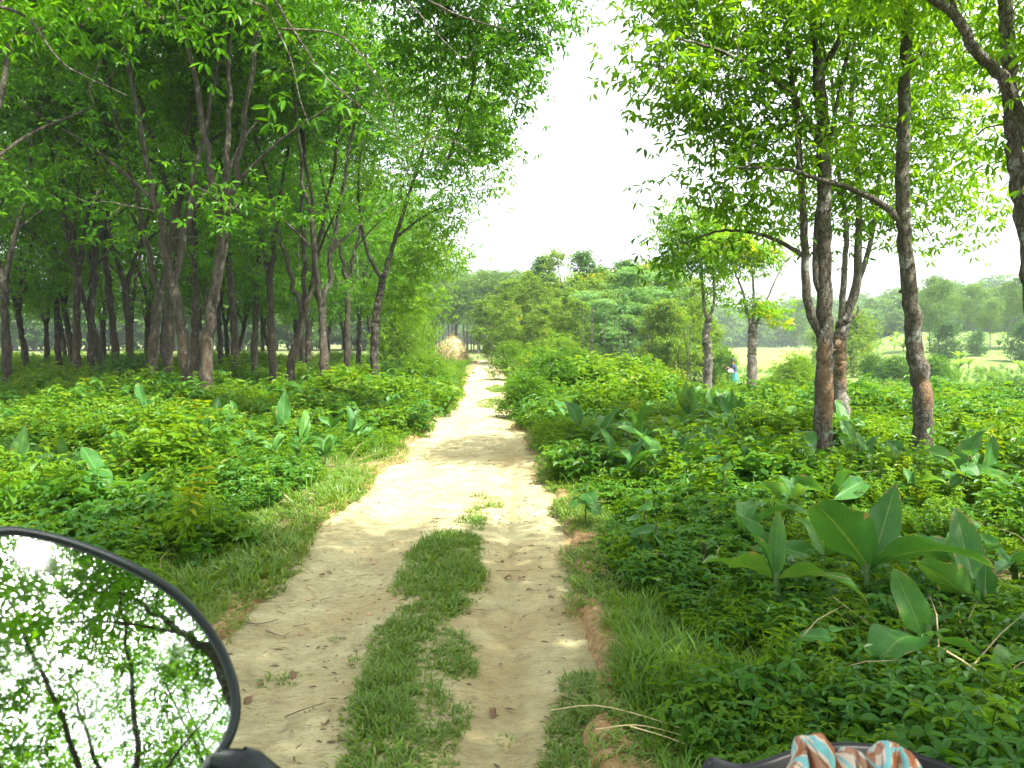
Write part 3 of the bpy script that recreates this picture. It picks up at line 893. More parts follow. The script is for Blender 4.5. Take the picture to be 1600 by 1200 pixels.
def small_multi(name, me2, spots_, labelf, cat, group):
    src = None
    for i_, (x, y, rz, s) in enumerate(spots_):
        loc = (x, y, gz(x, y) if y < 190 or abs(x) < 3000 else 0)
        lab = labelf(i_)
        if src is None:
            src = thing(name, loc, lab, cat, group, rz)
            src.scale = (s, s, s) if np.isscalar(s) else s
            kid('trunk', me2[0], src); kid('crown', me2[1], src)
        else:
            copy_thing(src, loc, rz, s, lab)
    return src

wood_kinds = [
    ('young_tree', small_tree(201, 6.6, 1.5, 1.5, M_MID, .24, 74, 16, .27, .07), 'slim young tree'),
    ('young_tree', small_tree(202, 7.6, 1.8, 1.25, M_MID, .23, 66, 15, .27, .07, tint=.66), 'tall narrow yellowish tree'),
    ('young_tree', small_tree(203, 5.6, 1.1, 1.7, M_MID, .25, 78, 16, .29, .06, tint=.42), 'bushy mid-green tree'),
    ('acacia_tree', small_tree(204, 6.0, 1.4, 2.1, M_PALE, .17, 46, 46, .40, .06, flat=.22, leaf_n=5, tint=.55), 'pale feathery tree with layered branches'),
    ('young_tree', small_tree(205, 6.0, 1.7, 1.2, M_DARK, .22, 70, 15, .27, .06, tint=.6), 'dark green upright tree'),
]
# (px, py_top, depth, kind)
wood = [(768, 470, 50, 2), (792, 452, 47, 0), (812, 440, 52, 2), (833, 425, 50, 0), (852, 405, 54, 4), (880, 388, 52, 1), (905, 398, 55, 4), (925, 430, 50, 0), (950, 425, 55, 2),
        (972, 412, 52, 4), (985, 420, 46, 3), (1010, 405, 56, 1), (1030, 425, 48, 3), (1048, 410, 52, 0), (1065, 420, 50, 2), (1085, 430, 46, 1), (800, 480, 42, 0), (840, 478, 42, 2), (870, 470, 44, 1), (905, 470, 43, 0),
        (945, 470, 44, 3), (1020, 480, 42, 0), (1058, 470, 42, 2), (1114, 500, 47, 2), (1085, 470, 44, 0), (825, 440, 58, 1), (890, 430, 60, 2), (935, 420, 62, 0), (995, 420, 62, 2), (1040, 420, 60, 1)]
cnt = {}
srcs = {}
wood.sort(key=lambda q: q[0])
HT = [6.6, 7.6, 5.6, 6.0, 6.0]
for px, pyt, d, k in wood:
    x = at(px, 530, d).x; z0 = gz(x, d)
    h = at(px, pyt, d).z - z0
    s = h / HT[k]
    n_ = cnt.setdefault(k, 0); cnt[k] += 1
    lab = f'{wood_kinds[k][2]}, {nth(n_)} such from the track in the young wood'
    if k not in srcs:
        t = thing(wood_kinds[k][0], (x, d, z0), lab, 'tree', f'{wood_kinds[k][2]}s of the young wood ahead', rng.uniform(0, 6.28), s)
        kid('trunk', wood_kinds[k][1][0], t); kid('crown', wood_kinds[k][1][1], t)
        srcs[k] = t
    else:
        copy_thing(srcs[k], (x, d, z0), rng.uniform(0, 6.28), (s * rng.uniform(.9, 1.15),) * 2 + (s,), lab)

# bare pole stems of the young wood
pg = wood_mesh('pole', [(0, 0, -.3), (.03, 0, 1.5), (0, .05, 3.4)], .028, .014, 6, 10, B_FOREST, 3, .1)[0]
xsrc = None
pole_x = sorted([(rng.uniform(905, 1100), rng.uniform(38, 44)) for _ in range(22)])
for i_, (px, d) in enumerate(pole_x):
    x = at(px, 530, d).x
    lab = f'thin bare sapling, {nth(i_)} from the track along the young wood\'s foot'
    if xsrc is None:
        xsrc = tag(mk('bare_sapling', pg, None, (x, d, gz(x, d))), lab, 'sapling', 'bare sapling stems at the foot of the young wood')
    else:
        c = xsrc.copy(); C.objects.link(c); c.location = (x, d, gz(x, d)); c['label'] = lab
    if i_: c.rotation_euler = (rng.normal() * .05, rng.normal() * .05, rng.uniform(0, 6))

far_m = [small_tree(221, 10, 5.0, 1.9, M_FAR, .30, 70, 14, .5, .10, bark=B_PALE), small_tree(222, 10, 4.2, 1.7, M_FAR, .30, 70, 14, .5, .10, bark=B_PALE, tint=.6)]
farsp = []
for i_ in range(46):
    px = 672 + i_ * 3.6 + rng.normal() * 3; d = 84 + (i_ * 37 % 5) * 6 + rng.normal() * 2
    x = at(px, 530, d).x
    top = 432 + rng.normal() * 5
    farsp.append((x, d, rng.uniform(0, 6.28), (at(px, top, d).z - gz(x, d)) / 10, i_ % 2))
farsp.sort(key=lambda q: q[0] / q[1])
for kk in (0, 1):
    lst = [q for q in farsp if q[4] == kk]
    word = 'bluish' if kk == 0 else 'paler'
    small_multi('plantation_tree', far_m[kk], [q[:4] for q in lst],
                lambda i_, w_=word: f'tall hazy {w_} tree, {nth(i_)} such from the left in the wood beyond the haystack', 'tree', f'{word} trees of the far plantation beyond the haystack')

# scattered trees on the rise to the right and the hill wood behind
rise = small_tree(231, 9, 3.2, 2.4, M_FAR, .26, 90, 16, .5, .11, bark=B_PALE, tint=.6)
rs = []
for px, pyt, d, s_ in [(1455, 432, 95, 1.0), (1468, 440, 92, .9), (1520, 448, 105, .9), (1548, 470, 98, .8), (1575, 440, 108, 1), (1598, 430, 100, 1.1), (1630, 430, 96, 1.1), (1250, 470, 150, 1)]:
    x = at(px, 530, d).x; z0 = gz(x, d)
    rs.append((x, d, rng.uniform(0, 6.28), (at(px, pyt, d).z - z0) / 9))
RL = ['left of a pair standing behind the leaning trunk', 'right of a pair standing behind the leaning trunk', 'leaning alone in the middle of the rise', 'short and set before the middle of the rise', 'full crown left of the picture-edge stem', 'full crown behind the picture-edge stem', 'outermost on the rise past the picture edge', 'lone hazy crown beyond the paddy']
small_multi('hillside_tree', rise, rs, lambda i_: 'open-crowned hazy tree, ' + RL[i_], 'tree', 'open-crowned trees on the rise')

# round dense tree beside the pale trunk, and dark round small trees on the rise
rd = small_tree(241, 4.6, .3, 1.7, M_MID, .18, 170, 16, .36, .1, tint=.4)
x = at(1335, 530, 58).x
small_multi('round_tree', rd, [(x, 58, .3, 1.0), (at(1290, 530, 75).x, 75, 2.0, .95)], lambda i_: ['dense rounded tree showing right of the pale forked trunk', 'dense rounded tree showing left of the pale forked trunk'][i_], 'tree', 'dense rounded trees across the meadow')
dk = small_tree(242, 3.0, .2, 1.35, M_DARK, .16, 120, 14, .30, .08, tint=.3)
dl = []
for px, pyt, d in [(1475, 505, 80), (1529, 519, 86), (1598, 502, 78)]:
    x = at(px, 530, d).x; z0 = gz(x, d)
    dl.append((x, d, rng.uniform(0, 6), (at(px, pyt, d).z - z0) / 3.0))
small_multi('round_bush_tree', dk, dl, lambda i_: ['larger dark round tree on the rise right of the leaning trunk', 'small dark round tree in the middle of the rise', 'dark round tree on the rise at the picture edge'][i_], 'tree', 'dark round trees on the rise')

# ------------------------------------------------------------------ bushes
def bush(seed, h, rad, leafm, L, ncl, nsp, tint):
    r = np.random.default_rng(seed)
    g = Geo(); tg = []
    a = r.uniform(0, 6.28, ncl); zz = r.uniform(.12, 1, ncl)
    q = rad * np.sqrt(r.uniform(0, 1, ncl)) * np.sqrt(np.maximum(.05, 1 - (zz * .95) ** 2)) * (.7 + .6 * vn(a * 1.4, zz * 3, seed))
    tg = np.stack([np.cos(a) * q, np.sin(a) * q, zz * h * (.8 + .35 * vn(a * 1.1, zz * 0, seed + 4))], -1)
    w_ = Geo()
    for k in range(9):
        aa = r.uniform(0, 6.28)
        e = np.array([math.cos(aa) * rad * .6, math.sin(aa) * rad * .6, h * r.uniform(.6, .9)])
        v, f = tube(spline([(0, 0, -.1), e * np.array([.3, .3, .55]), e], 7), np.linspace(.014, .004, 7), 4)
        w_.add(v, f, 0)
    sprays(g, r, tg, nsp, .14 * (rad / .8), L, np.clip(tint + .2 * r.normal(size=ncl), 0, 1), .7, 4, drop=.1)
    return w_.mesh('stem', [B_TWIG]), g.mesh('foliage', [leafm], smooth=False)
BUSH = [bush(301, 1.15, .85, M_HERB, .085, 120, 13, .55), bush(302, 1.0, .75, M_HERB2, .09, 120, 13, .4), bush(303, .9, .8, M_DARK, .08, 120, 13, .5)]
bs = [  # px, py_top, depth, kind, label
    (800, 542, 30, 0, 'yellow-green bush crowding the right edge of the track near its crest'),
    (838, 545, 27, 0, 'bright leafy bush just right of the track-crest bush'),
    (858, 562, 18, 1, 'dark green bush by the track where the right verge narrows'),
    (893, 555, 24, 1, 'mid-green bush behind the dark verge bush'),
    (925, 560, 27, 0, 'light bush in the weeds before the feathery tree'),
    (880, 532, 33, 0, 'tall light shrub rising above the verge bushes'),
    (985, 566, 25, 1, 'low bush in the weeds right of the light bush'),
    (825, 590, 15.5, 1, 'low bush leaning over the track on its right edge'),
    (676, 566, 24, 1, 'leafy bush at the left edge of the track in front of the haystack'),
    (665, 560, 21, 0, 'bright bush on the left verge at the foot of the plantation'),
    (640, 572, 27, 1, 'shaded bush behind the bright left verge bush'),
    (638, 470, 36, 0, 'tall yellow-green shrub against the plantation edge before the haystack'),
    (625, 480, 33, 0, 'second tall shrub tucked under the plantation edge'),
    (716, 576, 33, 0, 'small bush at the foot of the haystack'),
    (1126, 550, 46, 1, 'bush beside the person in the blue shirt'),
    (1245, 560, 32, 0, 'rounded bush at the meadow edge left of the scarred tree'),
    (1365, 560, 50, 1, 'left bush of the low row behind the leaning trunk'),
    (1405, 562, 50, 1, 'middle bush of the low row behind the leaning trunk'),
    (1465, 563, 48, 1, 'right bush of the low row behind the leaning trunk'),
    (1580, 598, 18, 2, 'dark compact bush standing alone in the right weeds'),
    (1250, 562, 60, 2, 'dark bush at the paddy corner'),
    (208, 565, 17.5, 2, 'small dark bush among the plantation trunks'),
]
bsrc = {}
for px, pyt, d, k, lab in bs:
    x = at(px, 530, d).x; z0 = gz(x, d)
    s = max(.4, (at(px, pyt, d).z - z0) / [1.15, 1.0, .9][k])
    if k not in bsrc:
        t = thing('bush', (x, d, z0), lab, 'bush', 'bushes in the weeds', rng.uniform(0, 6), s)
        kid('stem', BUSH[k][0], t); kid('foliage', BUSH[k][1], t); bsrc[k] = t
    else:
        sx = s if s < 1.6 else s * .62
        copy_thing(bsrc[k], (x, d, z0), rng.uniform(0, 6), (sx, sx, s), lab)

# ------------------------------------------------------------------ banana plants on the rise
def big_leaf(L, W, bend, fold, seed, wave=.02, nu=5, nv=11):
    """broad blade along +Y, curving down, with a rippled margin"""
    r = np.random.default_rng(seed)
    t = np.linspace(0, 1, nv); u = np.linspace(-1, 1, nu)
    ang = bend * t ** 1.3
    st = L / (nv - 1)
    y = np.concatenate([[0], np.cumsum(np.cos(ang[:-1]) * st)]); z = np.concatenate([[0], np.cumsum(-np.sin(ang[:-1]) * st)])
    wd = W * np.sin(np.pi * np.clip(t, 0, 1) ** .82) ** .75
    wd[0] = W * .10; wd[-1] = W * .01
    ph = r.uniform(0, 6.28)
    U, T = np.meshgrid(u, t)
    X = U * wd[:, None] * .5
    nrm_y, nrm_z = np.sin(ang), np.cos(ang)
    lift = fold * np.abs(U) * wd[:, None] + wave * W * 5 * np.sin(T * 9 + ph + U * 1.4) * np.abs(U) * np.sin(np.pi * T)
    Y = y[:, None] + nrm_y[:, None] * lift; Z = z[:, None] + nrm_z[:, None] * lift
    V = np.stack([X, Y, Z], -1).reshape(-1, 3)
    i = np.arange(nv - 1)[:, None] * nu + np.arange(nu - 1)[None]
    F = np.stack([i, i + 1, i + 1 + nu, i + nu], -1).reshape(-1, 4)
    uv = np.stack([(U + 1) / 2, T], -1).reshape(-1, 2)
    return V, F, uv

ban = Geo()
rb = np.random.default_rng(9)
for k in range(8):
    V, F, uv = big_leaf(1.5, .42, 1.2, .1, k, nv=7, nu=3)
    el = rb.uniform(.5, 1.2); az = k * .785 + rb.normal() * .2
    M = np.array(Matrix.Rotation(az, 3, 'Z') @ Matrix.Rotation(el, 3, 'X'))
    ban.add(V @ M.T + np.array([0, 0, .42]), F, 0, tint=rb.uniform(.2, 1))
v, f = tube(np.array([(0, 0, -.1), (0, 0, .25), (0, 0, .5)]), [.09, .08, .04], 6)
ban.add(v, f, 0, tint=.7)
ban_me = ban.mesh('banana_plant', [M_BANANA])
bsp = []
for _ in range(400):
    d = rng.uniform(64, 135); px = rng.uniform(1330, 1640)
    x = at(px, 530, d).x
    if vn(x * .06, d * .06, 3) < .42: continue
    if all((x - a) ** 2 + (d - b) ** 2 > 9 for a, b in bsp): bsp.append((x, d))
    if len(bsp) >= 44: break
bo = None
for i_, (x, d) in enumerate(sorted(bsp, key=lambda q: q[1])):
    s = rng.uniform(.6, 1.0); loc = (x, d, gz(x, d))
    lab = f'young banana plant with splayed pale leaves, {nth(i_)} nearest on the rise'
    if bo is None:
        bo = tag(mk('banana_plant', ban_me, None, loc), lab, 'banana plant', 'young banana plants dotted over the rise'); o = bo
    else:
        o = bo.copy(); C.objects.link(o); o.location = loc; o['label'] = lab
    o.scale = (s, s, s); o.rotation_euler = (0, 0, rng.uniform(0, 6.28))

# ------------------------------------------------------------------ ginger plants with broad leaves (each leaf a part)
def ginger_mat():
    m, nt, b, out = mat('ginger_leaf')
    uvn = nt.nodes.new('ShaderNodeUVMap'); uvn.uv_map = 'uv'
    sep = nt.nodes.new('ShaderNodeSeparateXYZ'); nt.links.new(uvn.outputs[0], sep.inputs[0])
    off = math_(nt, 'ABSOLUTE', math_(nt, 'SUBTRACT', sep.outputs[0], .5))
    vein = math_(nt, 'SINE', math_(nt, 'MULTIPLY', math_(nt, 'SUBTRACT', math_(nt, 'MULTIPLY', sep.outputs[1], 60.0), math_(nt, 'MULTIPLY', off, 26.0)), 2.2))
    rib = ramp(nt, off, [(.0, (1, 1, 1)), (.035, (0, 0, 0))])
    tc = nt.nodes.new('ShaderNodeTexCoord')
    oi = nt.nodes.new('ShaderNodeObjectInfo')
    n = noise(nt, 7, 5, .6, tc.outputs['Object'])
    f = math_(nt, 'ADD', math_(nt, 'MULTIPLY', n, .6), math_(nt, 'MULTIPLY', oi.outputs['Random'], .45))
    col = ramp(nt, f, [(.2, (.022, .092, .018)), (.55, (.046, .155, .026)), (.85, (.10, .225, .030))])
    col = mixc(nt, math_(nt, 'MULTIPLY', math_(nt, 'ADD', vein, 1.0), .05), col, (.12, .25, .06))
    col = mixc(nt, math_(nt, 'MULTIPLY', rib, .6), col, (.20, .32, .09))
    spot = N(nt, 'ShaderNodeTexVoronoi', Scale=16.0)
    nt.links.new(tc.outputs['Object'], spot.inputs['Vector'])
    col = mixc(nt, ramp(nt, spot.outputs['Distance'], [(.05, (.5, .5, .5)), (.09, (0, 0, 0))]), col, (.26, .20, .07))
    edge = math_(nt, 'ADD', math_(nt, 'MULTIPLY', off, 1.4), math_(nt, 'MULTIPLY', math_(nt, 'POWER', sep.outputs[1], 8.0), .42))
    wear = math_(nt, 'ADD', edge, math_(nt, 'MULTIPLY', noise(nt, 6, 4, .7, tc.outputs['Object']), 1.0))
    col = mixc(nt, math_(nt, 'MULTIPLY', math_(nt, 'GREATER_THAN', wear, 1.26), .75), col, (.24, .19, .075))
    nt.links.new(col, b.inputs['Base Color'])
    b.inputs['Roughness'].default_value = .45; b.inputs['Specular IOR Level'].default_value = .24
    bp = N(nt, 'ShaderNodeBump', Strength=.12, Distance=.002)
    nt.links.new(vein, bp.inputs['Height']); nt.links.new(bp.outputs[0], b.inputs['Normal'])
    tr = nt.nodes.new('ShaderNodeBsdfTranslucent')
    nt.links.new(mixc(nt, 1.0, col, (2.2, 1.8, .8), 'MULTIPLY'), tr.inputs['Color'])
    mx = nt.nodes.new('ShaderNodeMixShader'); mx.inputs[0].default_value = .35
    nt.links.new(b.outputs[0], mx.inputs[1]); nt.links.new(tr.outputs[0], mx.inputs[2]); nt.links.new(mx.outputs[0], out.inputs['Surface'])
    return m
M_GINGER = ginger_mat()
M_STALK = simple('ginger_stalk', (.10, .17, .05), .5, var=.3)
GL = []
for k, (bend, fold) in enumerate([(.25, .20), (.7, .22), (1.25, .16), (.45, .34), (1.7, .2), (-.15, .26)]):
    V, F, uv = big_leaf(1.0, .34, bend, fold, 50 + k, wave=.034, nu=7, nv=15)
    GL.append(np_mesh('ginger_leaf', V, [F], [M_GINGER], uv=uv))
v, f = tube(spline([(0, 0, -.12), (.02, .01, .45), (.0, 0, 1.0)], 8), np.linspace(.030, .018, 8), 7, .08)
STEM = np_mesh('ginger_stem', v, [f], [M_STALK])

def leaf_obj(parent, base, tip, width, k, roll=0.0):
    """place a blade from base towards tip (local to the plant)"""
    d = Vector(tip) - Vector(base); L = d.length
    up = Vector((0, 0, 1)) if abs(d.normalized().z) < .93 else Vector((0, -1, 0))
    y = d.normalized(); x = y.cross(up).normalized(); z = x.cross(y)
    q = Matrix((x, y, z)).transposed().to_quaternion() @ Quaternion((0, 1, 0), roll)
    o = mk('leaf', GL[k], parent, base)
    o.rotation_mode = 'QUATERNION'; o.rotation_quaternion = q
    o.scale = (L * width / .34, L, L)
    return o

def ginger(loc, stem_h, leaf_list, label, group='broad-leaved ginger plants in the verges'):
    t = thing('ginger_plant', loc, label, 'plant', group)
    s = mk('stem', STEM, t); s.scale = (.8, .8, stem_h); s.rotation_euler = (random.uniform(-.06, .06), random.uniform(-.06, .06), 0)
    for base, tip, wd, k, roll in leaf_list:
        leaf_obj(t, base, tip, wd, k, roll)
    return t

BACK = []
def ginger_px(px, py, d, stem_h, leafspec, label):
    """leafspec: (base px,py), (tip px,py, depth offset), width ratio, variant, roll"""
    x = at(px, py, d).x
    loc = Vector((x, d, gz(x, d)))
    ll = []
    for (bx, by), (tx, ty, dd), wd, k, roll in leafspec:
        ll.append((at(bx, by, d) - loc, at(tx, ty, d + dd) - loc, wd, k, roll))
    return ginger(loc, stem_h, ll, label)

ginger_px(1210, 985, 4.05, .30, [((1205, 905), (1098, 842, -.1), .36, 1, .5), ((1215, 905), (1368, 868, -.25), .30, 2, -.5), ((1212, 900), (1160, 790, .2), .26, 3, .3), ((1212, 930), (1275, 985, -.25), .34, 2, 0), ((1210, 905), (1215, 800, .2), .26, 5, .2)],
          'ginger plant with one leaf bent over the grass, left of the large verge group')
ginger_px(1350, 1000, 4.1, .36, [((1360, 890), (1268, 760, -.2), .42, 3, .7), ((1362, 885), (1535, 805, -.1), .33, 2, -.7), ((1360, 890), (1400, 760, .25), .34, 5, .2), ((1360, 930), (1310, 915, -.35), .5, 4, 0), ((1355, 900), (1290, 800, .25), .3, 0, .2), ((1362, 895), (1440, 905, -.3), .3, 1, -.5)],
          'tallest ginger plant with a big upright leaf amid the large verge group')
ginger_px(1445, 1085, 3.4, .30, [((1440, 990), (1400, 888, .05), .50, 0, .1), ((1452, 1000), (1600, 1020, -.15), .34, 2, -.4), ((1440, 1000), (1370, 965, -.2), .55, 4, 0), ((1448, 985), (1480, 935, .25), .42, 1, -.2), ((1446, 1030), (1380, 1060, -.2), .4, 2, 0)],
          'ginger plant with a broad cupped leaf at the front of the large verge group')
ginger_px(1535, 1000, 3.9, .25, [((1530, 950), (1425, 855, -.1), .30, 3, .9), ((1535, 970), (1545, 880, 0), .48, 0, 0), ((1535, 965), (1600, 1030, -.2), .34, 2, 0), ((1535, 960), (1490, 800, .5), .28, 5, 0)],
          'ginger plant with folded and spoon-shaped leaves right of the large verge group')
ginger_px(1560, 1120, 3.15, .22, [((1560, 1060), (1470, 1120, -.2), .33, 2, 0), ((1565, 1060), (1660, 1080, -.1), .36, 1, 0), ((1560, 1050), (1600, 1000, .2), .35, 0, 0)],
          'low ginger plant with drooping leaves in the near right corner')
for px_, py_q, d_, sz_, lab_ in [(1290, 930, 4.7, .55, 'ginger plant half hidden behind the tallest one of the large verge group'), (1405, 900, 4.9, .60, 'ginger plant at the back of the large verge group, between two big leaves'),
        (1485, 930, 4.6, .52, 'ginger plant at the back right of the large verge group'), (1165, 880, 5.2, .50, 'ginger plant behind the grass edge, left rear of the large verge group'), (1580, 900, 4.5, .55, 'ginger plant cut by the picture edge behind the spoon-shaped leaf')]:
    BACK.append((px_, py_q, d_, sz_, lab_))
# left verge, dark ones against the grass
ginger_px(170, 815, 6.6, .34, [((165, 780), (45, 715, -.1), .30, 2, .4), ((168, 775), (195, 765, .4), .5, 4, 0), ((200, 800), (238, 722, .1), .24, 3, -.3), ((165, 790), (150, 840, -.2), .4, 4, 0), ((168, 770), (130, 690, .3), .3, 0, 0)],
          'dark ginger plant standing over the mirror on the left verge')
ginger_px(255, 835, 6.0, .12, [((252, 825), (208, 780, -.1), .26, 1, .3), ((256, 825), (262, 785, -.05), .48, 0, 0), ((255, 828), (230, 800, .3), .3, 2, 0)],
          'small ginger plant with one bright spoon-shaped leaf just above the mirror')

# further ginger plants; label from what stands nearest
def gen_ginger(px, py, d, size, n, lab):
    x = at(px, py, d).x
    loc = Vector((x, d, gz(x, d)))
    ll = []
    a0 = random.uniform(0, 6.28)
    sh = size * random.uniform(.35, .5)
    for j in range(n):
        a = a0 + j * 2.4 + random.uniform(-.7, .7)
        el = random.choice([random.uniform(.2, .7), random.uniform(.8, 1.45)])
        L = size * random.uniform(.45, 1.0)
        b = Vector((0, 0, sh * random.uniform(.75, 1.0)))
        ll.append((b, b + Vector((math.cos(a) * math.cos(el), math.sin(a) * math.cos(el), math.sin(el))) * L, random.uniform(.22, .36), random.choice([0, 1, 1, 2, 2, 2, 3, 4, 4, 4]), random.uniform(-.9, .9)))
    ginger(loc, sh, ll, lab)

for px_, py_q, d_, sz_, lab_ in BACK:
    gen_ginger(px_, py_q, d_, sz_, 6, lab_)
zones = [
    ('left', 'on the bright bank left of the track', [(325, 700, 9.3), (385, 690, 9.6), (350, 668, 10.4), (420, 655, 11.2), (455, 645, 11.8), (480, 632, 12.6), (370, 640, 11.5), (330, 630, 12), (545, 632, 13), (520, 650, 11.6), (590, 622, 14.5), (615, 615, 16), (640, 610, 17), (668, 612, 17), (690, 606, 18), (430, 690, 9.5), (560, 600, 16), (500, 612, 14)]),
    ('left', 'under the shaded plantation edge', [(120, 700, 8.6), (70, 690, 9.2), (30, 735, 8.2), (60, 640, 11.5), (160, 650, 11), (235, 640, 11.6), (270, 690, 9.6), (200, 690, 9.2), (110, 625, 12.6), (20, 625, 12.4)]),
    ('right', 'in the weeds between track and straight tree', [(985, 760, 7.6), (1010, 730, 8.4), (960, 700, 9.2), (940, 670, 10.5), (1000, 690, 9.6), (1060, 720, 8.8), (1100, 700, 9.4), (1150, 690, 9.6), (1190, 705, 9.2), (1130, 740, 8.2), (1060, 660, 11), (1120, 655, 11.4), (905, 660, 11), (880, 640, 13), (920, 630, 13.6), (1180, 660, 11), (850, 620, 15.5), (840, 605, 17.5), (865, 610, 18), (980, 640, 12.6), (1040, 630, 13.4), (1160, 780, 7.2), (1090, 790, 7.0), (1240, 690, 9.8)]),
    ('right', 'round the leaning trunk and straight tree', [(1260, 740, 8.4), (1330, 700, 8.8), (1380, 690, 9), (1340, 740, 7.9), (1400, 720, 8.2), (1420, 780, 6.9), (1300, 790, 6.6), (1500, 760, 7.2), (1550, 720, 8.2), (1470, 700, 8.8), (1240, 790, 6.4), (1180, 830, 5.8), (1490, 820, 5.9)]),
]
rz_ = random.Random(5)
def more(lst, n, x0, x1, y0, y1):
    for _ in range(n * 8):
        d = y0 + (y1 - y0) * rz_.random(); x = rz_.uniform(x0, x1)
        if road_sd(np.array([x]), np.array([d]))[0] > -.35: continue
        px = 800 + x / d * 1256
        if any(abs(px - a) < 14 and abs(d - c) < .8 for a, b_, c in lst): continue
        lst.append((px, 600, d)); n -= 1
        if n <= 0: break
more(zones[0][2], 26, -5.2, -2.0, 9, 17)
more(zones[1][2], 10, -8, -4.6, 9.5, 13.5)
more(zones[2][2], 30, .9, 4.4, 7.5, 17)
more(zones[3][2], 12, 2.6, 6.5, 6.2, 9.5)
for zi, (side, where, lst) in enumerate(zones):
    lst = sorted(lst, key=lambda q: q[2])
    for i_, (px, py, d) in enumerate(lst):
        n = random.randint(4, 6)
        size = (random.uniform(.44, .70) if d < 14 else random.uniform(.55, .8)) * random.choice([.75, 1, 1, 1.1]) * (.82 if side == 'left' else .92)
        gen_ginger(px, py, d, size, n, f'{["four", "five", "six"][n - 4]}-leaved ginger plant, {nth(i_)} nearest {where}')

# ------------------------------------------------------------------ saplings with heart-shaped leaves on thin dark stems
def sapling(px, py, d, h, label, seed):
    r = np.random.default_rng(seed)
    x = at(px, py, d).x
    t = thing('sapling', (x, d, gz(x, d)), label, 'plant', 'broad-leaved saplings in the right verge')
    v, f = tube(spline([(0, 0, -.05), (r.normal() * .02, r.normal() * .02, h * .5), (r.normal() * .03, r.normal() * .03, h)], 8), np.linspace(.007, .003, 8), 5)
    mk('stem', np_mesh('stem', v, [f], [B_TWIG]), t)
    for j in range(6):
        a = j * 2.4 + r.uniform(0, .6); zz = h * (1 - .10 * j)
        b = Vector((0, 0, zz)); L = r.uniform(.10, .17) * (1 if j else .8)
        e = r.uniform(-.5, .2)
        leaf_obj(t, b, b + Vector((math.cos(a) * math.cos(e), math.sin(a) * math.cos(e), math.sin(e))) * L, .85, int(r.integers(0, 3)), r.normal() * .3)
for s_, (px, py, d, h, lab) in enumerate([
        (1022, 905, 4.9, .36, 'heart-leaved sapling at the grass edge right of the rut'), (1126, 800, 6.4, .62, 'tall thin dark-stemmed sapling left of the large ginger group'),
        (1092, 780, 6.9, .5, 'thin dark-stemmed sapling beside the tallest sapling'), (1005, 850, 5.6, .42, 'sapling with pale top leaves over the right verge'),
        (915, 820, 6.2, .34, 'squat sapling close to the right edge of the track'), (1230, 960, 4.3, .30, 'sapling in the dark gap under the ginger leaves'),
        (1300, 1080, 3.4, .26, 'low sapling with round leaves before the checked cloth'), (1500, 780, 6.8, .55, 'sapling rising left of the picture-edge stem')]):
    sapling(px, py, d, h, lab, 700 + s_)

# ------------------------------------------------------------------ undergrowth (uncountable): clumps on points
def src_coll(name, meshes):
    c = bpy.data.collections.new(name)
    for i_, me in enumerate(meshes):
        c.objects.link(bpy.data.objects.new(f'{name}_{chr(97 + i_)}', me))
    return c

def scatter(name, coll, P, rz, scl, idx, label, tilt=.15, kind='stuff'):
    n = len(P)
    me = bpy.data.meshes.new(name)
    me.vertices.add(n); me.vertices.foreach_set('co', np.asarray(P, np.float32).reshape(-1))
    rot = np.stack([rng.normal(size=n) * tilt, rng.normal(size=n) * tilt, rz], -1)
    a = me.attributes.new('rot', 'FLOAT_VECTOR', 'POINT'); a.data.foreach_set('vector', rot.astype(np.float32).reshape(-1))
    a = me.attributes.new('scl', 'FLOAT', 'POINT'); a.data.foreach_set('value', np.asarray(scl, np.float32))
    a = me.attributes.new('pick', 'INT', 'POINT'); a.data.foreach_set('value', np.asarray(idx, np.int32))
    o = mk(name, me)
    ng = bpy.data.node_groups.new(name, 'GeometryNodeTree')
    ng.interface.new_socket('Geometry', in_out='INPUT', socket_type='NodeSocketGeometry')
    ng.interface.new_socket('Geometry', in_out='OUTPUT', socket_type='NodeSocketGeometry')
    gi = ng.nodes.new('NodeGroupInput'); go = ng.nodes.new('NodeGroupOutput')
    ci = ng.nodes.new('GeometryNodeCollectionInfo'); ci.inputs['Collection'].default_value = coll
    ci.inputs['Separate Children'].default_value = True; ci.inputs['Reset Children'].default_value = True
    ip = ng.nodes.new('GeometryNodeInstanceOnPoints'); ip.inputs['Pick Instance'].default_value = True
    def na(nm, tp):
        q = ng.nodes.new('GeometryNodeInputNamedAttribute'); q.data_type = tp; q.inputs['Name'].default_value = nm
        return q.outputs['Attribute']
    er = ng.nodes.new('FunctionNodeEulerToRotation')
    L = ng.links.new
    L(gi.outputs[0], ip.inputs['Points']); L(ci.outputs[0], ip.inputs['Instance'])
    L(na('pick', 'INT'), ip.inputs['Instance Index']); L(na('rot', 'FLOAT_VECTOR'), er.inputs[0]); L(er.outputs[0], ip.inputs['Rotation'])
    L(na('scl', 'FLOAT'), ip.inputs['Scale']); L(ip.outputs[0], go.inputs[0])
    md_ = o.modifiers.new('scatter', 'NODES'); md_.node_group = ng
    return tag(o, label, kind=kind)

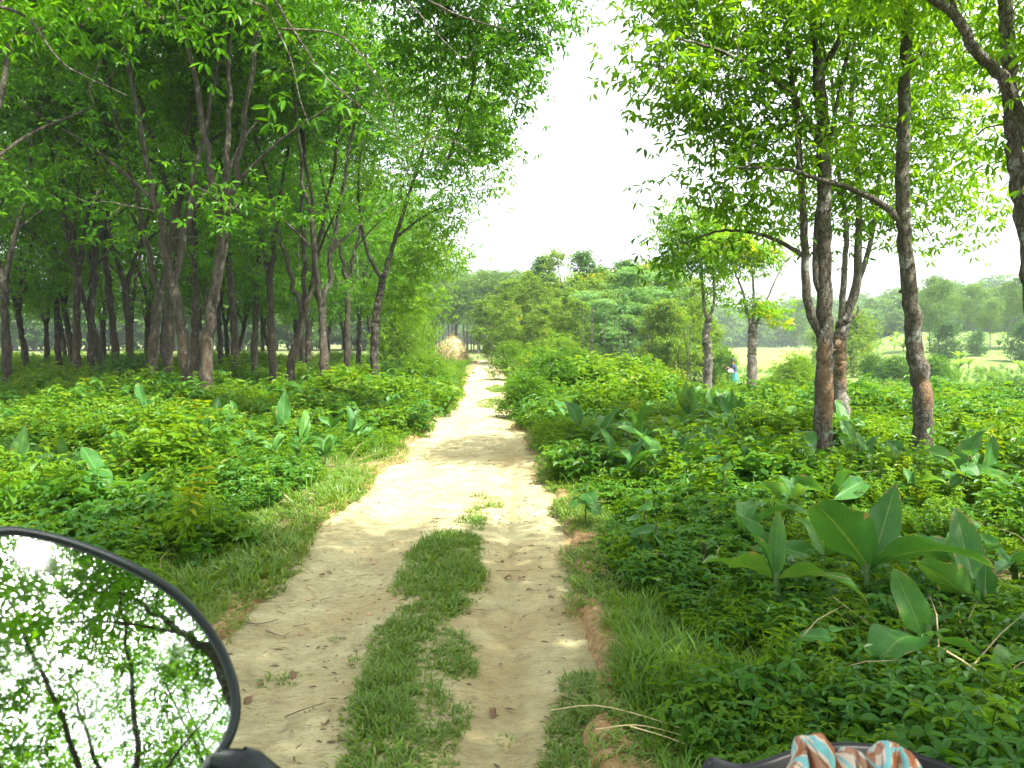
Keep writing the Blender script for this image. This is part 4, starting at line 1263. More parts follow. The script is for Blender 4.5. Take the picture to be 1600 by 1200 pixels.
def herb(seed, n_st, h, L, rad, leafm, pairs=4, asp=.5):
    r = np.random.default_rng(seed)
    g = Geo()
    for k in range(n_st):
        a = r.uniform(0, 6.28); q = rad * math.sqrt(r.uniform(0, 1))
        b = np.array([math.cos(a) * q * .4, math.sin(a) * q * .4, -.03]); hh = h * r.uniform(.6, 1.1)
        e = np.array([math.cos(a) * q, math.sin(a) * q, hh])
        path = spline([b, (b + e) / 2 + np.array([0, 0, hh * .1]), e], 5)
        v, f = tube(path, np.linspace(.0035, .002, 5) * (h / .3) ** .5, 3)
        g.add(v, f, 0, tint=.5)
        m = pairs
        t = np.linspace(.35, 1, m)
        for j, tt in enumerate(t):
            p = path[0] + 0; p = np.array([np.interp(tt, np.linspace(0, 1, 5), path[:, c]) for c in range(3)])
            aa = r.uniform(0, 6.28)
            nl = 2 if j < m - 1 else 4
            for s in range(nl):
                an = aa + s * 2 * np.pi / nl
                el = r.uniform(-.35, .35)
                d = np.array([[math.cos(an) * math.cos(el), math.sin(an) * math.cos(el), math.sin(el)]])
                ll = L * r.uniform(.7, 1.25) * (.75 if j == m - 1 else 1)
                leaves(g, p[None], d, np.array([[0, 0, 1.0]]) + .25 * r.normal(size=(1, 3)), ll, ll * asp, np.clip(.45 + .1 * j + r.normal() * .15, 0, 1), curl=.25)
    return g.mesh('herb', [leafm], smooth=False)

def tuft(seed, n, L, rad, leafm, wd, flat=.9, seg=3):
    r = np.random.default_rng(seed)
    g = Geo()
    for k in range(n):
        a = r.uniform(0, 6.28); q = rad * math.sqrt(r.uniform(0, 1))
        b = np.array([math.cos(a) * q, math.sin(a) * q, -.01])
        a2 = a + r.normal() * .9
        dirh = np.array([math.cos(a2), math.sin(a2), 0]); l = L * r.uniform(.5, 1.15)
        el0 = r.uniform(.6, 1.4); el1 = el0 - r.uniform(.5, 1.6) * flat
        pts = [b]
        for s in range(seg):
            el = el0 + (el1 - el0) * s / max(1, seg - 1)
            pts.append(pts[-1] + (dirh * math.cos(el) + np.array([0, 0, math.sin(el)])) * l / seg)
        pts = np.array(pts)
        sd_ = np.array([-dirh[1], dirh[0], 0])
        w_ = wd * np.array([.7, 1.0, .75, .05])[:seg + 1] if seg == 3 else wd * np.linspace(1, .05, seg + 1)
        V = np.concatenate([pts - sd_ * w_[:, None] / 2, pts + sd_ * w_[:, None] / 2])
        F = np.array([[s, s + 1, s + 2 + seg, s + 1 + seg] for s in range(seg)])
        g.add(V, F, 0, tint=np.clip(.45 + r.normal() * .25, 0, 1))
    return g.mesh('tuft', [leafm], smooth=False)

c_herb = src_coll('carpet_herb', [herb(1, 13, .11, .036, .14, M_HERB, 3), herb(2, 11, .15, .042, .14, M_HERB, 3), herb(3, 9, .18, .050, .14, M_HERB3, 4), herb(4, 14, .09, .030, .15, M_HERB, 3), herb(5, 9, .13, .045, .14, M_HERB2, 3, .78), herb(6, 12, .16, .050, .13, M_HERB, 4, .24), tuft(7, 20, .17, .08, M_GRASS2, .008)])
c_weed = src_coll('tall_weed', [herb(11, 6, .62, .12, .22, M_HERB2, 6), herb(12, 6, .75, .10, .24, M_HERB, 7), herb(13, 5, .55, .15, .22, M_HERB3, 5), herb(14, 7, .68, .11, .22, M_HERB, 6), tuft(15, 34, .75, .14, M_GRASS2, .014)])
c_grass = src_coll('short_grass', [tuft(21, 26, .060, .05, M_GRASS, .0065, 1.1), tuft(22, 22, .055, .06, M_GRASS, .0080, 1.2), tuft(23, 24, .048, .06, M_GRASS, .0065, 1.2), tuft(24, 20, .075, .05, M_GRASS, .006)])
c_long = src_coll('long_grass', [tuft(31, 20, .17, .06, M_GRASS2, .0065), tuft(32, 18, .22, .07, M_GRASS2, .007), tuft(33, 20, .14, .06, M_GRASS, .0075)])
c_broad = src_coll('broad_herb', [herb(41, 4, .20, .085, .12, M_HERB2, 3), herb(42, 3, .26, .10, .12, M_HERB2, 3), herb(43, 5, .30, .07, .14, M_HERB, 6, .35), herb(44, 3, .22, .085, .14, M_HERB3, 3, .85), herb(45, 4, .42, .06, .10, M_HERB, 8, .42)])

def pts_in(n, y0, y1, cond, xlim=None, power=1.0):
    y = y0 + (y1 - y0) * rng.uniform(0, 1, n) ** power
    hw = .66 * np.maximum(y, 1.5) + 1.2
    x = rng.uniform(-1, 1, n) * hw if xlim is None else rng.uniform(xlim[0], xlim[1], n)
    k = cond(x, y)
    x, y = x[k], y[k]
    return np.stack([x, y, ground_h(x, y)], -1)

def outside(x, y, m=0.0):
    return road_sd(x, y) < -m
def clear(x, y):
    """open short-turf patches where tall weeds do not grow"""
    q = x / np.maximum(y, 1)
    patch = (y > 27) & (q > .32) & (q < .46) & (y < 44)
    return (meadow(x, y) < .45) & ~patch

def sc_(name, coll, k, P, s0, s1, label, extra=None, tilt=.15):
    n = len(P)
    s = rng.uniform(s0, s1, n)
    if extra is not None: s = s * extra(P[:, 0], P[:, 1])
    pk = (fbm(P[:, 0] * .85 + 11, P[:, 1] * .85, 63, 3) * 3.2 * k + rng.normal(size=n) * .8).astype(int) % k
    pk = np.where(rng.uniform(size=n) < .3, rng.integers(0, k, n), pk)
    s = s * (.55 + 1.0 * vn(P[:, 0] * 1.2, P[:, 1] * 1.2, 58) ** 1.3)
    return scatter(name, coll, P, rng.uniform(0, 6.28, n), s, pk, label, tilt)

# short turf: median strip, verges
def median(x, y):
    return (x > np.interp(y, [2.4, 3.2, 4, 5, 6, 7], [-.56, -.62, -.70, -.70, -.60, -.50]) + edge_noise(y, 61) * .35) & (x < np.interp(y, [2.4, 4, 6, 7], [-.21, -.20, -.24, -.28]) + edge_noise(y, 71) * .3) & (y > 2.2) & (y < 6.7 + (x + .3) * 2)
P = np.concatenate([
    pts_in(6500, 2.0, 7.4, lambda x, y: median(x, y) & (rng.uniform(size=len(x)) < ss(.18, .44, fbm(x * 2.6, y * 1.6, 5, 4) - .16 * ss(-.50, -.68, x) - .10 * ss(-.34, -.22, x))), (-1, 0)),
    pts_in(60, 6.4, 7.8, lambda x, y: (np.abs(x + .28) < .16) & (vn(x * 4, y * 3, 8) > .35), (-.6, 0)),
    pts_in(260, 2.4, 4.2, lambda x, y: (road_sd(x, y) > 0) & (fbm(x * 4, y * 4, 44, 3) > .60), (-1.4, .5)),
    pts_in(700, 2.5, 3.6, lambda x, y: (x > .12 + (y - 2.8) * .2) & (x < .6) & (vn(x * 5, y * 5, 12) > .35), (0, .7)),
    pts_in(900, 17, 21, lambda x, y: ((x + .45) / .38) ** 2 + ((y - 18.9) / 1.3) ** 2 < 1, (-1.1, .1)),
    pts_in(900, 22, 27, lambda x, y: ((x + .42) / .34) ** 2 + ((y - 24.6) / 1.6) ** 2 < 1, (-1.1, .1))])
P[:, 2] = road_z(P[:, 0], P[:, 1])
sc_('turf', c_grass, 4, P, .75, 1.35, 'short turf strip growing between the two wheel ruts')
def verge(x, y, a, b):
    s = -road_sd(x, y)
    return (s > a) & (s < b + (vn(x * 1.5, y * .8, 33) - .4) * .9)
P = np.concatenate([pts_in(16000, 1.8, 9, lambda x, y: verge(x, y, -.06, np.where(x < 0, 1.15, .50)) & (vn(x * 2.2, y * 2.2, 6) > .16), (-4.2, 2.2)),
                    pts_in(9000, 9, 24, lambda x, y: verge(x, y, -.04, np.where(x < 0, .95, .75)), (-3.6, 2.4))])
sc_('verge_grass', c_grass, 4, P, .8, 1.7, 'short grass on both verges of the track', lambda x, y: 1 + ss(8, 20, y) * .7)
P = np.concatenate([pts_in(2600, 2.0, 12, lambda x, y: verge(x, y, .10, np.where(x < 0, 1.5, 1.2)) & (vn(x * 1.2, y * 1.2, 16) > .5), (-4.6, 3.2)), pts_in(2600, 7, 40, lambda x, y: verge(x, y, .0, np.where(x < 0, 1.3, .8)), (-4.6, 3.2)),
                    pts_in(900, 2.2, 4.4, lambda x, y: (x > .5) & (x < 1.7) & outside(x, y), (.4, 1.8))])
sc_('long_grass', c_long, 3, P, .7, 1.25, 'longer grass blades along the verges')

# leafy carpet
P = np.concatenate([
    pts_in(16000, 1.8, 9, lambda x, y: outside(x, y, .12) & (-road_sd(x, y) > np.where(x < 0, .75, .40) * (.5 + vn(x * 1.4, y * 1.4, 55))) & (fbm(x * 2.0, y * 2.0, 48, 3) > .30)),
    pts_in(10500, 8, 18, lambda x, y: outside(x, y, .15) & ((x > 0) | (road_sd(x, y) < -.55 - .6 * vn(x * .7, y * .7, 21))) & (vn(x * 1.3, y * 1.3, 47) > .16)),
    pts_in(2500, 10, 26, lambda x, y: outside(x, y, .1) & (road_sd(x, y) > -2.5), (-4, 3))])
sc_('leafy_carpet', c_herb, 7, P, .65, 1.5, 'low leafy herbs carpeting the ground beside the track', lambda x, y: 1 + .9 * ss(6, 16, y))
P = pts_in(900, 1.8, 10, lambda x, y: outside(x, y, .5) & (vn(x * 1.1, y * 1.1, 91) > .45))
sc_('broad_herbs', c_broad, 5, P, .7, 1.3, 'broader leaved herbs dotted through the low carpet')

M_DEAD = simple('dead_stem', (.24, .19, .10), .8, var=.4, sc_=20)
c_dead = src_coll('dead_stem_tuft', [tuft(81, 7, .42, .10, M_DEAD, .006), tuft(82, 5, .55, .12, M_DEAD, .006), tuft(83, 12, .22, .12, M_DEAD, .010, 1.6)])
P = pts_in(620, 2.2, 16, lambda x, y: outside(x, y, .15) & (vn(x * 1.2, y * 1.2, 66) > .45))
sc_('dead_stems', c_dead, 3, P, .6, 1.2, 'dry dead stems and blades caught among the green weeds', None, .4)

# tall weeds: fill behind, lower near the trunks' light
def weed_h(x, y):
    q = x / np.maximum(y, 1)
    hh = .50 + .40 * fbm(x * .7, y * .7, 14, 3) + .25 * ss(10, 22, y) * (x > 0) + .15 * ss(10, 16, y)
    hh = hh * (1 - .64 * ss(.17, .25, q) * ss(9, 14, y))
    return hh * (1 - .45 * ss(26, 34, y) * ss(-.17, -.12, q) * ss(0.02, -.02, q))
P = np.concatenate([
    pts_in(1500, 5.5, 10, lambda x, y: outside(x, y, 1.5) & clear(x, y) & (vn(x * .9, y * .9, 19) > .52)),
    pts_in(5200, 9.5, 19, lambda x, y: outside(x, y, np.interp(y, [9, 14, 19], [1.6, 1.0, .5])) & clear(x, y) & (vn(x * .8, y * .8, 29) > .30)),
    pts_in(8000, 19, 48, lambda x, y: outside(x, y, .55) & clear(x, y), power=.7),
    pts_in(1300, 14, 48, lambda x, y: (road_sd(x, y) < -.35) & (road_sd(x, y) > -1.6), (-5, 3)),
    pts_in(700, 48, 62, lambda x, y: (x < 8))])
keep = ~((np.abs(P[:, 0] - at(1148, 530, 42).x) < .45) & (P[:, 1] > 34) & (P[:, 1] < 43))
P = P[keep]
sc_('tall_weeds', c_weed, 5, P, .8, 1.2, 'knee-high to waist-high weeds filling the ground under and beyond the trees', weed_h, .12)
# meadow tufts and strips of weeds in the open ground
P = pts_in(5200, 20, 70, lambda x, y: (meadow(x, y) > .3) & (fbm(x * .16, y * .3, 23, 3) > .44) & (x > 6), power=.8)
sc_('meadow_weeds', c_weed, 5, P, .5, .95, 'patches of weeds across the open meadow', None, .12)

# hill wood: one mass far off
hm = []
for k in range(3):
    r = np.random.default_rng(800 + k)
    g = Geo()
    tg = blob_points(r, [((0, 0, 4.5), (3.2, 3.2, 3.6)), ((1, 0, 7), (2, 2, 2))], 60)
    sprays(g, r, tg, 7, .7, .75, np.clip(.5 + .2 * r.normal(size=60), 0, 1), .6, 4, drop=.2, aspect=.5)
    v, f = tube(np.array([(0, 0, -1), (0, 0, 4.0)]), [.2, .12], 5)
    g.add(v, f, 1, tint=0)
    hm.append(g.mesh('hill_crown', [M_FAR, B_PALE], smooth=False))
c_hill = src_coll('hill_crown', hm)
n = 1500
yy = rng.uniform(225, 420, n); xx = rng.uniform(-.7, .75, n) * yy
k = (xx / yy > -.25)
P = np.stack([xx[k], yy[k], ground_h(xx[k], yy[k])], -1)
P2y = rng.uniform(120, 200, 500); P2x = P2y * rng.uniform(.44, .72, 500)
kk = P2y > 150
P2 = np.stack([P2x[kk], P2y[kk], ground_h(P2x[kk], P2y[kk])], -1)
P3y = rng.uniform(100, 140, 260); P3x = P3y * rng.uniform(-.14, .20, 260)
P3 = np.stack([P3x, P3y, ground_h(P3x, P3y)], -1)
P4y = rng.uniform(62, 120, 300); P4x = -P4y * rng.uniform(.12, .75, 300); kk = (P4x < -10)
P4 = np.stack([P4x[kk], P4y[kk], ground_h(P4x[kk], P4y[kk])], -1)
P3 = P3[P3[:, 0] / P3[:, 1] > -.015]
P4 = P4[P4[:, 1] > 100]
Pa = np.concatenate([P, P2, P3, P4])
sc_('far_wood', c_hill, 3, Pa, .75, 1.35, 'far wooded hills fading into haze beyond the fields', lambda x, y: np.where((y < 145) & (x < -10), .8, np.where(y < 145, .72, np.where(y < 210, .6, 1.0))), .03)

# ------------------------------------------------------------------ haystack
def haystack():
    m, nt, b, out = mat('straw')
    tc = nt.nodes.new('ShaderNodeTexCoord')
    mp = N(nt, 'ShaderNodeMapping'); mp.inputs['Scale'].default_value = (6, 6, 1.6); nt.links.new(tc.outputs['Object'], mp.inputs[0])
    f = noise(nt, 4, 6, .7, mp.outputs[0], .8)
    nt.links.new(ramp(nt, f, [(.3, (.20, .155, .06)), (.55, (.37, .30, .135)), (.75, (.48, .41, .21))]), b.inputs['Base Color'])
    b.inputs['Roughness'].default_value = .9
    bp = N(nt, 'ShaderNodeBump', Strength=1, Distance=.05); nt.links.new(f, bp.inputs['Height']); nt.links.new(bp.outputs[0], b.inputs['Normal'])
    d = 50; x = at(705, 530, d).x
    t = thing('haystack', (x, d, gz(x, d) - .3), 'straw-coloured rounded haystack at the left edge of the track crest', 'haystack')
    nz, na_ = 18, 36
    zz = np.linspace(0, 1, nz); th = np.linspace(0, 2 * np.pi, na_, endpoint=False)
    prof = np.interp(zz, [0, .3, .55, .8, .93, 1], [.86, .93, .92, .66, .34, .03])
    T, Z = np.meshgrid(th, zz)
    rr = prof[:, None] * (1 + .10 * (fbm(np.cos(T) * 2 + 5, np.sin(T) * 2 + Z * 4, 3, 4) - .45) * 2)
    V = np.stack([np.cos(T) * rr, np.sin(T) * rr, Z * 2.0 + .06 * np.cos(T)], -1).reshape(-1, 3)
    i = np.arange(nz - 1)[:, None] * na_ + np.arange(na_)[None]; j = np.arange(nz - 1)[:, None] * na_ + (np.arange(na_)[None] + 1) % na_
    kid('stack_body', np_mesh('stack_body', V, [np.stack([i, j, j + na_, i + na_], -1).reshape(-1, 4)], [m]), t)
    r = np.random.default_rng(4)
    g = Geo()
    n_ = 1500
    idx = r.integers(0, len(V), n_)
    p = V[idx] * r.uniform(.97, 1.03, (n_, 1)); out_ = unit(p * np.array([1, 1, .2]))
    dd = unit(np.array([0, 0, -1.0]) + .6 * out_ + .5 * r.normal(size=(n_, 3)))
    leaves(g, p, dd, out_, r.uniform(.15, .42, n_), .025, .5)
    o = kid('loose_straw', g.mesh('loose_straw', [m], smooth=False), t); o['kind'] = 'stuff'
haystack()

# ------------------------------------------------------------------ litter on the track
M_DRY = simple('dry_leaf', (.13, .075, .036), .8, var=.5, sc_=40)
M_STRAW = simple('dry_stalk', (.45, .36, .18), .6, var=.25, sc_=30)
M_TWIG = simple('dead_twig', (.13, .095, .06), .8, var=.3, sc_=30)
dl_me = []
for k in range(3):
    V, F, uv = big_leaf(.10, .045, .9 + .4 * k, .3, 900 + k, wave=.05, nu=5, nv=8)
    dl_me.append(np_mesh('fallen_leaf', V, [F], [M_DRY], uv=uv))
fl = [(407, 1070, 'brown curled leaf on the sand right of the mirror'), (460, 1050, 'reddish leaf on the sand between mirror and turf strip'), (393, 1085, 'small brown leaf just below the curled one'), (785, 875, 'curled brown leaf at the top of the right rut'),
      (800, 900, 'dark leaf lying in the right rut'), (840, 892, 'grey leaf at the right side of the rut'), (820, 905, 'leaf beside the dark rut leaf'), (770, 1105, 'brown leaf low in the right rut'), (640, 870, 'leaf at the near end of the bare sand bend'),
      (615, 750, 'brown leaf at the left edge of the sunny sand'), (768, 722, 'leaf in the middle of the sunny sand'), (505, 1148, 'leaf at the foot of the turf strip'), (860, 935, 'leaf by the grass edge of the right rut'), (500, 900, 'narrow leaf on the left rut')]
fo = None
for i_, (px, py, lab) in enumerate(fl):
    p = gp(px, py, -.02); z = float(road_z(np.array([p.x]), np.array([p.y]))[0]) + .012
    o = mk('fallen_leaf', dl_me[i_ % 3], None, (p.x, p.y, z))
    o.rotation_euler = (random.uniform(-.3, .3), random.uniform(-.3, .3), random.uniform(0, 6.28)); s = random.uniform(.42, .72); o.scale = (s, s, s)
    tag(o, lab, 'leaf', 'fallen leaves on the track')
def stick(name, pix, r0, m, lab, cat, grp, lift=.012):
    pts = []
    for px, py in pix:
        p = gp(px, py, 0); z = float(road_z(np.array([p.x]), np.array([p.y]))[0]) if road_sd(p.x, p.y) > 0 else gz(p.x, p.y)
        pts.append((p.x, p.y, z + lift + .004 * len(pts)))
    v, f = tube(spline(pts, 10), np.linspace(r0, r0 * .5, 10), 5)
    return tag(mk(name, np_mesh(name, v, [f], [m])), lab, cat, grp)
stick('twig', [(378, 970), (405, 972), (435, 967)], .0045, M_TWIG, 'longest twig lying across the left rut beside the mirror', 'twig', 'twigs on the track')
stick('twig', [(415, 980), (440, 986), (452, 982)], .004, M_TWIG, 'bent twig just below the longest one', 'twig', 'twigs on the track')
stick('twig', [(458, 972), (485, 968)], .003, M_TWIG, 'thin twig right of the longest one', 'twig', 'twigs on the track')
stick('twig', [(500, 932), (520, 926)], .003, M_TWIG, 'short twig halfway up the left rut', 'twig', 'twigs on the track')
stick('twig', [(445, 1118), (475, 1110), (510, 1102)], .0035, M_TWIG, 'twig on the sand at the left of the turf strip', 'twig', 'twigs on the track')
stick('twig', [(775, 890), (815, 891)], .003, M_TWIG, 'straight twig across the top of the right rut', 'twig', 'twigs on the track')
stick('dry_stalk', [(862, 1122), (930, 1145), (1010, 1160), (1095, 1180)], .0035, M_STRAW, 'upper long pale dry stalk lying over the near right turf', 'grass stalk', 'dry stalks over the near right turf', .05)
stick('dry_stalk', [(930, 1178), (1000, 1174), (1095, 1188)], .003, M_STRAW, 'middle pale dry stalk lying over the near right turf', 'grass stalk', 'dry stalks over the near right turf', .05)
stick('dry_stalk', [(985, 1176), (1040, 1190), (1090, 1205)], .003, M_STRAW, 'lowest pale dry stalk running out of the picture bottom', 'grass stalk', 'dry stalks over the near right turf', .05)
b0 = at(1465, 1010, 3.2); b1 = at(1560, 1075, 3.0)
v, f = tube(spline([b0, (b0 + b1) / 2 + Vector((0, 0, .01)), b1], 8), np.linspace(.006, .003, 8), 5)
tag(mk('dry_stalk', np_mesh('dry_stalk', v, [f], [M_STRAW])), 'pale broken stalk slanting under the ginger leaves in the right corner', 'grass stalk', 'dry stalks over the near right turf')
# uncounted crumbs of litter
g = Geo()
r = np.random.default_rng(77)
n_ = 2600
y = 2.2 + 14 * r.uniform(0, 1, n_) ** 1.5; x = r.uniform(-1.7, .6, n_)
k = (road_sd(x, y) > -.1) & (r.uniform(size=n_) < .12 + 1.5 * ss(.46, .62, fbm(x * 1.6, y * .8, 27, 3)) + .5 * (x > .1))
x, y = x[k], y[k]
p = np.stack([x, y, road_z(x, y) + .006], -1)
a = r.uniform(0, 6.28, len(p)); dd = np.stack([np.cos(a), np.sin(a) * .6, r.normal(size=len(p)) * .15], -1)
leaves(g, p, dd, np.array([0, 0, 1.0]) + .3 * r.normal(size=p.shape), r.uniform(.012, .055, len(p)) , r.uniform(.003, .014, len(p)), .5, fold=.2)
n_ = 2600                                                # pale straw bits and dust-coloured fibres
y = 2.2 + 9 * r.uniform(0, 1, n_) ** 1.5; x = r.uniform(-1.7, .7, n_)
k = (road_sd(x, y) > -.15) & (r.uniform(size=n_) < .15 + 1.2 * ss(.46, .60, fbm(x * 1.9, y * .9, 29, 3)))
x, y = x[k], y[k]
p = np.stack([x, y, road_z(x, y) + .005], -1)
a = r.uniform(0, 6.28, len(p)); dd = np.stack([np.cos(a), np.sin(a) * .6, r.normal(size=len(p)) * .12], -1)
leaves(g, p, dd, np.array([0, 0, 1.0]) + .3 * r.normal(size=p.shape), r.uniform(.02, .09, len(p)), r.uniform(.002, .005, len(p)), .5, m=1, fold=.2)
tag(mk('leaf_litter', g.mesh('leaf_litter', [M_TWIG, M_STRAW], smooth=False)), 'crumbs of leaf and twig litter strewn over the track', kind='stuff')
# clods and pebbles
g = Geo()
n_ = 700
y = 2.2 + 12 * r.uniform(0, 1, n_) ** 1.6; x = r.uniform(-1.6, .6, n_)
k = (road_sd(x, y) > -.05) & (fbm(x * 2, y * 2, 8, 3) > .38)
ico = np.array([(1, 0, 0), (-1, 0, 0), (0, 1, 0), (0, -1, 0), (0, 0, 1), (0, 0, -1)], float)
icf = np.array([(0, 2, 4), (2, 1, 4), (1, 3, 4), (3, 0, 4), (2, 0, 5), (1, 2, 5), (3, 1, 5), (0, 3, 5)])
for xx, yy in zip(x[k], y[k]):
    s = r.uniform(.003, .010) * (1 + (r.uniform() < .05) * 1.2)
    g.add(ico * s * r.uniform(.6, 1.3, (6, 3)) + np.array([xx, yy, float(road_z(np.array([xx]), np.array([yy]))[0]) + s * .3]), icf, 0)
tag(mk('clods', g.mesh('clods', [simple('clod', (.36, .26, .15), .95, .1, var=.35, sc_=15)], smooth=False)), 'small clods and pebbles loose on the track', kind='stuff')

# ------------------------------------------------------------------ person at the meadow edge
def skin_mesh(name, verts, edges, radii, mats_, sub=2):
    me = bpy.data.meshes.new(name)
    me.from_pydata(verts, edges, [])
    o = bpy.data.objects.new(name, me); C.objects.link(o)
    sk = o.modifiers.new('skin', 'SKIN')
    for i_, q in enumerate(radii):
        me.skin_vertices[0].data[i_].radius = q if not np.isscalar(q) else (q, q)
    me.skin_vertices[0].data[0].use_root = True
    ss_ = o.modifiers.new('sub', 'SUBSURF'); ss_.levels = sub; ss_.render_levels = sub
    dg = bpy.context.evaluated_depsgraph_get()
    nm = bpy.data.meshes.new_from_object(o.evaluated_get(dg))
    bpy.data.objects.remove(o)
    nm.name = name
    nm.materials.clear()
    for m in mats_: nm.materials.append(m)
    for p_ in nm.polygons: p_.use_smooth = True
    return nm
def person():
    d = 42; x = at(1148, 530, d).x
    t = thing('person', (x, d, gz(x, d)), 'person in a dark blue shirt and teal wrap standing among weeds at the meadow edge', 'person', rz=0)
    sk = simple('skin_brown', (.16, .08, .045), .55)
    sh = simple('blue_shirt', (.030, .055, .14), .85, var=.25, sc_=12)
    lu = simple('teal_wrap', (.03, .20, .185), .85, var=.35, sc_=8)
    hr = simple('black_hair', (.012, .010, .010), .5)
    # facing -X, slightly bent
    v = [(0, 0, .90), (-.01, 0, 1.10), (-.03, 0, 1.30), (-.07, 0, 1.42), (-.09, 0, 1.49), (-.11, 0, 1.56), (-.12, 0, 1.66),
         (-.06, .19, 1.36), (-.16, .22, 1.12), (-.38, .18, 1.16), (-.46, .17, 1.17),
         (-.06, -.19, 1.36), (-.20, -.22, 1.16), (-.42, -.16, 1.26), (-.50, -.15, 1.28),
         (.0, .10, .85), (-.03, .11, .48), (.02, .11, .08), (-.10, .11, .04), (.0, -.10, .85), (.02, -.11, .48), (.06, -.11, .08), (-.06, -.11, .04)]
    e = [(0, 1), (1, 2), (2, 3), (3, 4), (4, 5), (5, 6), (2, 7), (7, 8), (8, 9), (9, 10), (2, 11), (11, 12), (12, 13), (13, 14), (0, 15), (15, 16), (16, 17), (17, 18), (0, 19), (19, 20), (20, 21), (21, 22)]
    rd = [.14, .13, .15, .07, .055, .095, .085, .055, .045, .034, .03, .055, .045, .034, .03, .085, .055, .04, .03, .085, .055, .04, .03]
    kid('body', skin_mesh('body', v, e, rd, [sk]), t)
    vs = [v[0], v[1], v[2], (-.055, 0, 1.39), v[7], (-.13, .215, 1.18), v[11], (-.16, -.215, 1.22)]
    es = [(0, 1), (1, 2), (2, 3), (2, 4), (4, 5), (2, 6), (6, 7)]
    kid('shirt', skin_mesh('shirt', vs, es, [.165, .158, .178, .09, .075, .066, .075, .066], [sh]), t)
    nz, na_ = 14, 28
    zz = np.linspace(.16, .98, nz); th = np.linspace(0, 2 * np.pi, na_, endpoint=False)
    T, Z = np.meshgrid(th, zz)
    q = np.interp(Z, [.16, .5, .98], [.26, .24, .18]) * (1 + .06 * np.sin(T * 6 + Z * 5))
    V = np.stack([np.cos(T) * q * .85, np.sin(T) * q, Z], -1).reshape(-1, 3)
    i = np.arange(nz - 1)[:, None] * na_ + np.arange(na_)[None]; j = np.arange(nz - 1)[:, None] * na_ + (np.arange(na_)[None] + 1) % na_
    kid('wrap_skirt', np_mesh('wrap_skirt', V, [np.stack([i, j, j + na_, i + na_], -1).reshape(-1, 4)], [lu]), t)
    zz = np.linspace(-.35, 1, 9) * np.pi / 2; T, Z = np.meshgrid(th, zz)
    V = np.stack([np.cos(T) * np.cos(Z) * .105 - .105, np.sin(T) * np.cos(Z) * .095, np.sin(Z) * .105 + 1.645], -1).reshape(-1, 3)
    V[:, 0] += np.where((V[:, 2] < 1.63), .02, 0)
    i = np.arange(8)[:, None] * na_ + np.arange(na_)[None]; j = np.arange(8)[:, None] * na_ + (np.arange(na_)[None] + 1) % na_
    kid('hair', np_mesh('hair', V, [np.stack([i, j, j + na_, i + na_], -1).reshape(-1, 4)], [hr]), t)
    return t
person()
# pale bundle held in front of the person
def bundle():
    d = 41.6; p = at(1141.5, 580, d)
    r = np.random.default_rng(5)
    th = np.linspace(0, 2 * np.pi, 14, endpoint=False); ph = np.linspace(-.5, .5, 8) * np.pi
    T, Z = np.meshgrid(th, ph)
    q = 1 + .25 * (fbm(np.cos(T) * 2 + 4, np.sin(T) * 2 + Z * 2, 6, 3) - .4)
    V = np.stack([np.cos(T) * np.cos(Z) * .16 * q, np.sin(T) * np.cos(Z) * .12 * q, np.sin(Z) * .10 * q], -1).reshape(-1, 3)
    i = np.arange(7)[:, None] * 14 + np.arange(14)[None]; j = np.arange(7)[:, None] * 14 + (np.arange(14)[None] + 1) % 14
    tag(mk('bundle', np_mesh('bundle', V, [np.stack([i, j, j + 14, i + 14], -1).reshape(-1, 4)], [simple('white_cotton', (.7, .7, .68), .9, var=.1)]), None, (p.x, p.y, p.z)), "small white bundle held at the blue-shirted person's waist", 'bundle')
bundle()

# ------------------------------------------------------------------ motorcycle front: mirror, bar, cowl
M_BLACK = simple('black_plastic', (.007, .008, .010), .38, .3, var=.3, sc_=60)
M_RUBBER = simple('mirror_rim_plastic', (.009, .015, .017), .42, .35, var=.3, sc_=80, bump=.05)
M_STEEL = simple('bar_black_steel', (.02, .02, .022), .35, .5, metal=.6)
def mirror_mat():
    m, nt, b, out = mat('mirror_silver')
    tc = nt.nodes.new('ShaderNodeTexCoord')
    f = noise(nt, 28, 5, .7, tc.outputs['Object'], .5)
    b.inputs['Base Color'].default_value = (.86, .91, .90, 1); b.inputs['Metallic'].default_value = 1.0
    rgh = ramp(nt, f, [(.45, (.015, .015, .015)), (.62, (.03, .03, .03)), (.74, (.08, .08, .08))])
    nt.links.new(rgh, b.inputs['Roughness'])
    return m
MD = .43
glint = ray(50, 872).normalized()
n_gl = (SUN - glint).normalized()
mc = at(120, 1040, MD)                                   # mirror centre
# outline in the picture, carried onto the mirror's own tilted plane
outline_px = [(-118, 900), (-60, 845), (0, 822), (60, 828), (130, 848), (210, 882), (280, 925), (335, 985), (366, 1045), (377, 1100), (368, 1145), (345, 1185), (305, 1225), (240, 1262), (150, 1285), (50, 1288), (-40, 1268), (-105, 1220), (-145, 1150), (-158, 1060), (-148, 970)]
CURV = .75                                               # radius of the convex glass
yax = n_gl
xax = Vector((0, 0, 1)).cross(yax).normalized()
zax = yax.cross(xax)
# centre normal: the glass is convex, so step back from the glint normal
def plane_pt(px, py):
    r_ = ray(px, py); o_ = Vector((0, 0, CAM_H))
    t = (mc - o_).dot(NRM) / r_.dot(NRM)
    return o_ + r_ * t
NRM = n_gl
off = plane_pt(50, 872) - mc
NRM = (n_gl - off / CURV).normalized()
UX = Vector((0, 0, 1)).cross(NRM).normalized(); UY = NRM.cross(UX)
ol = np.array([[(plane_pt(a, b) - mc).dot(UX), (plane_pt(a, b) - mc).dot(UY)] for a, b in outline_px])
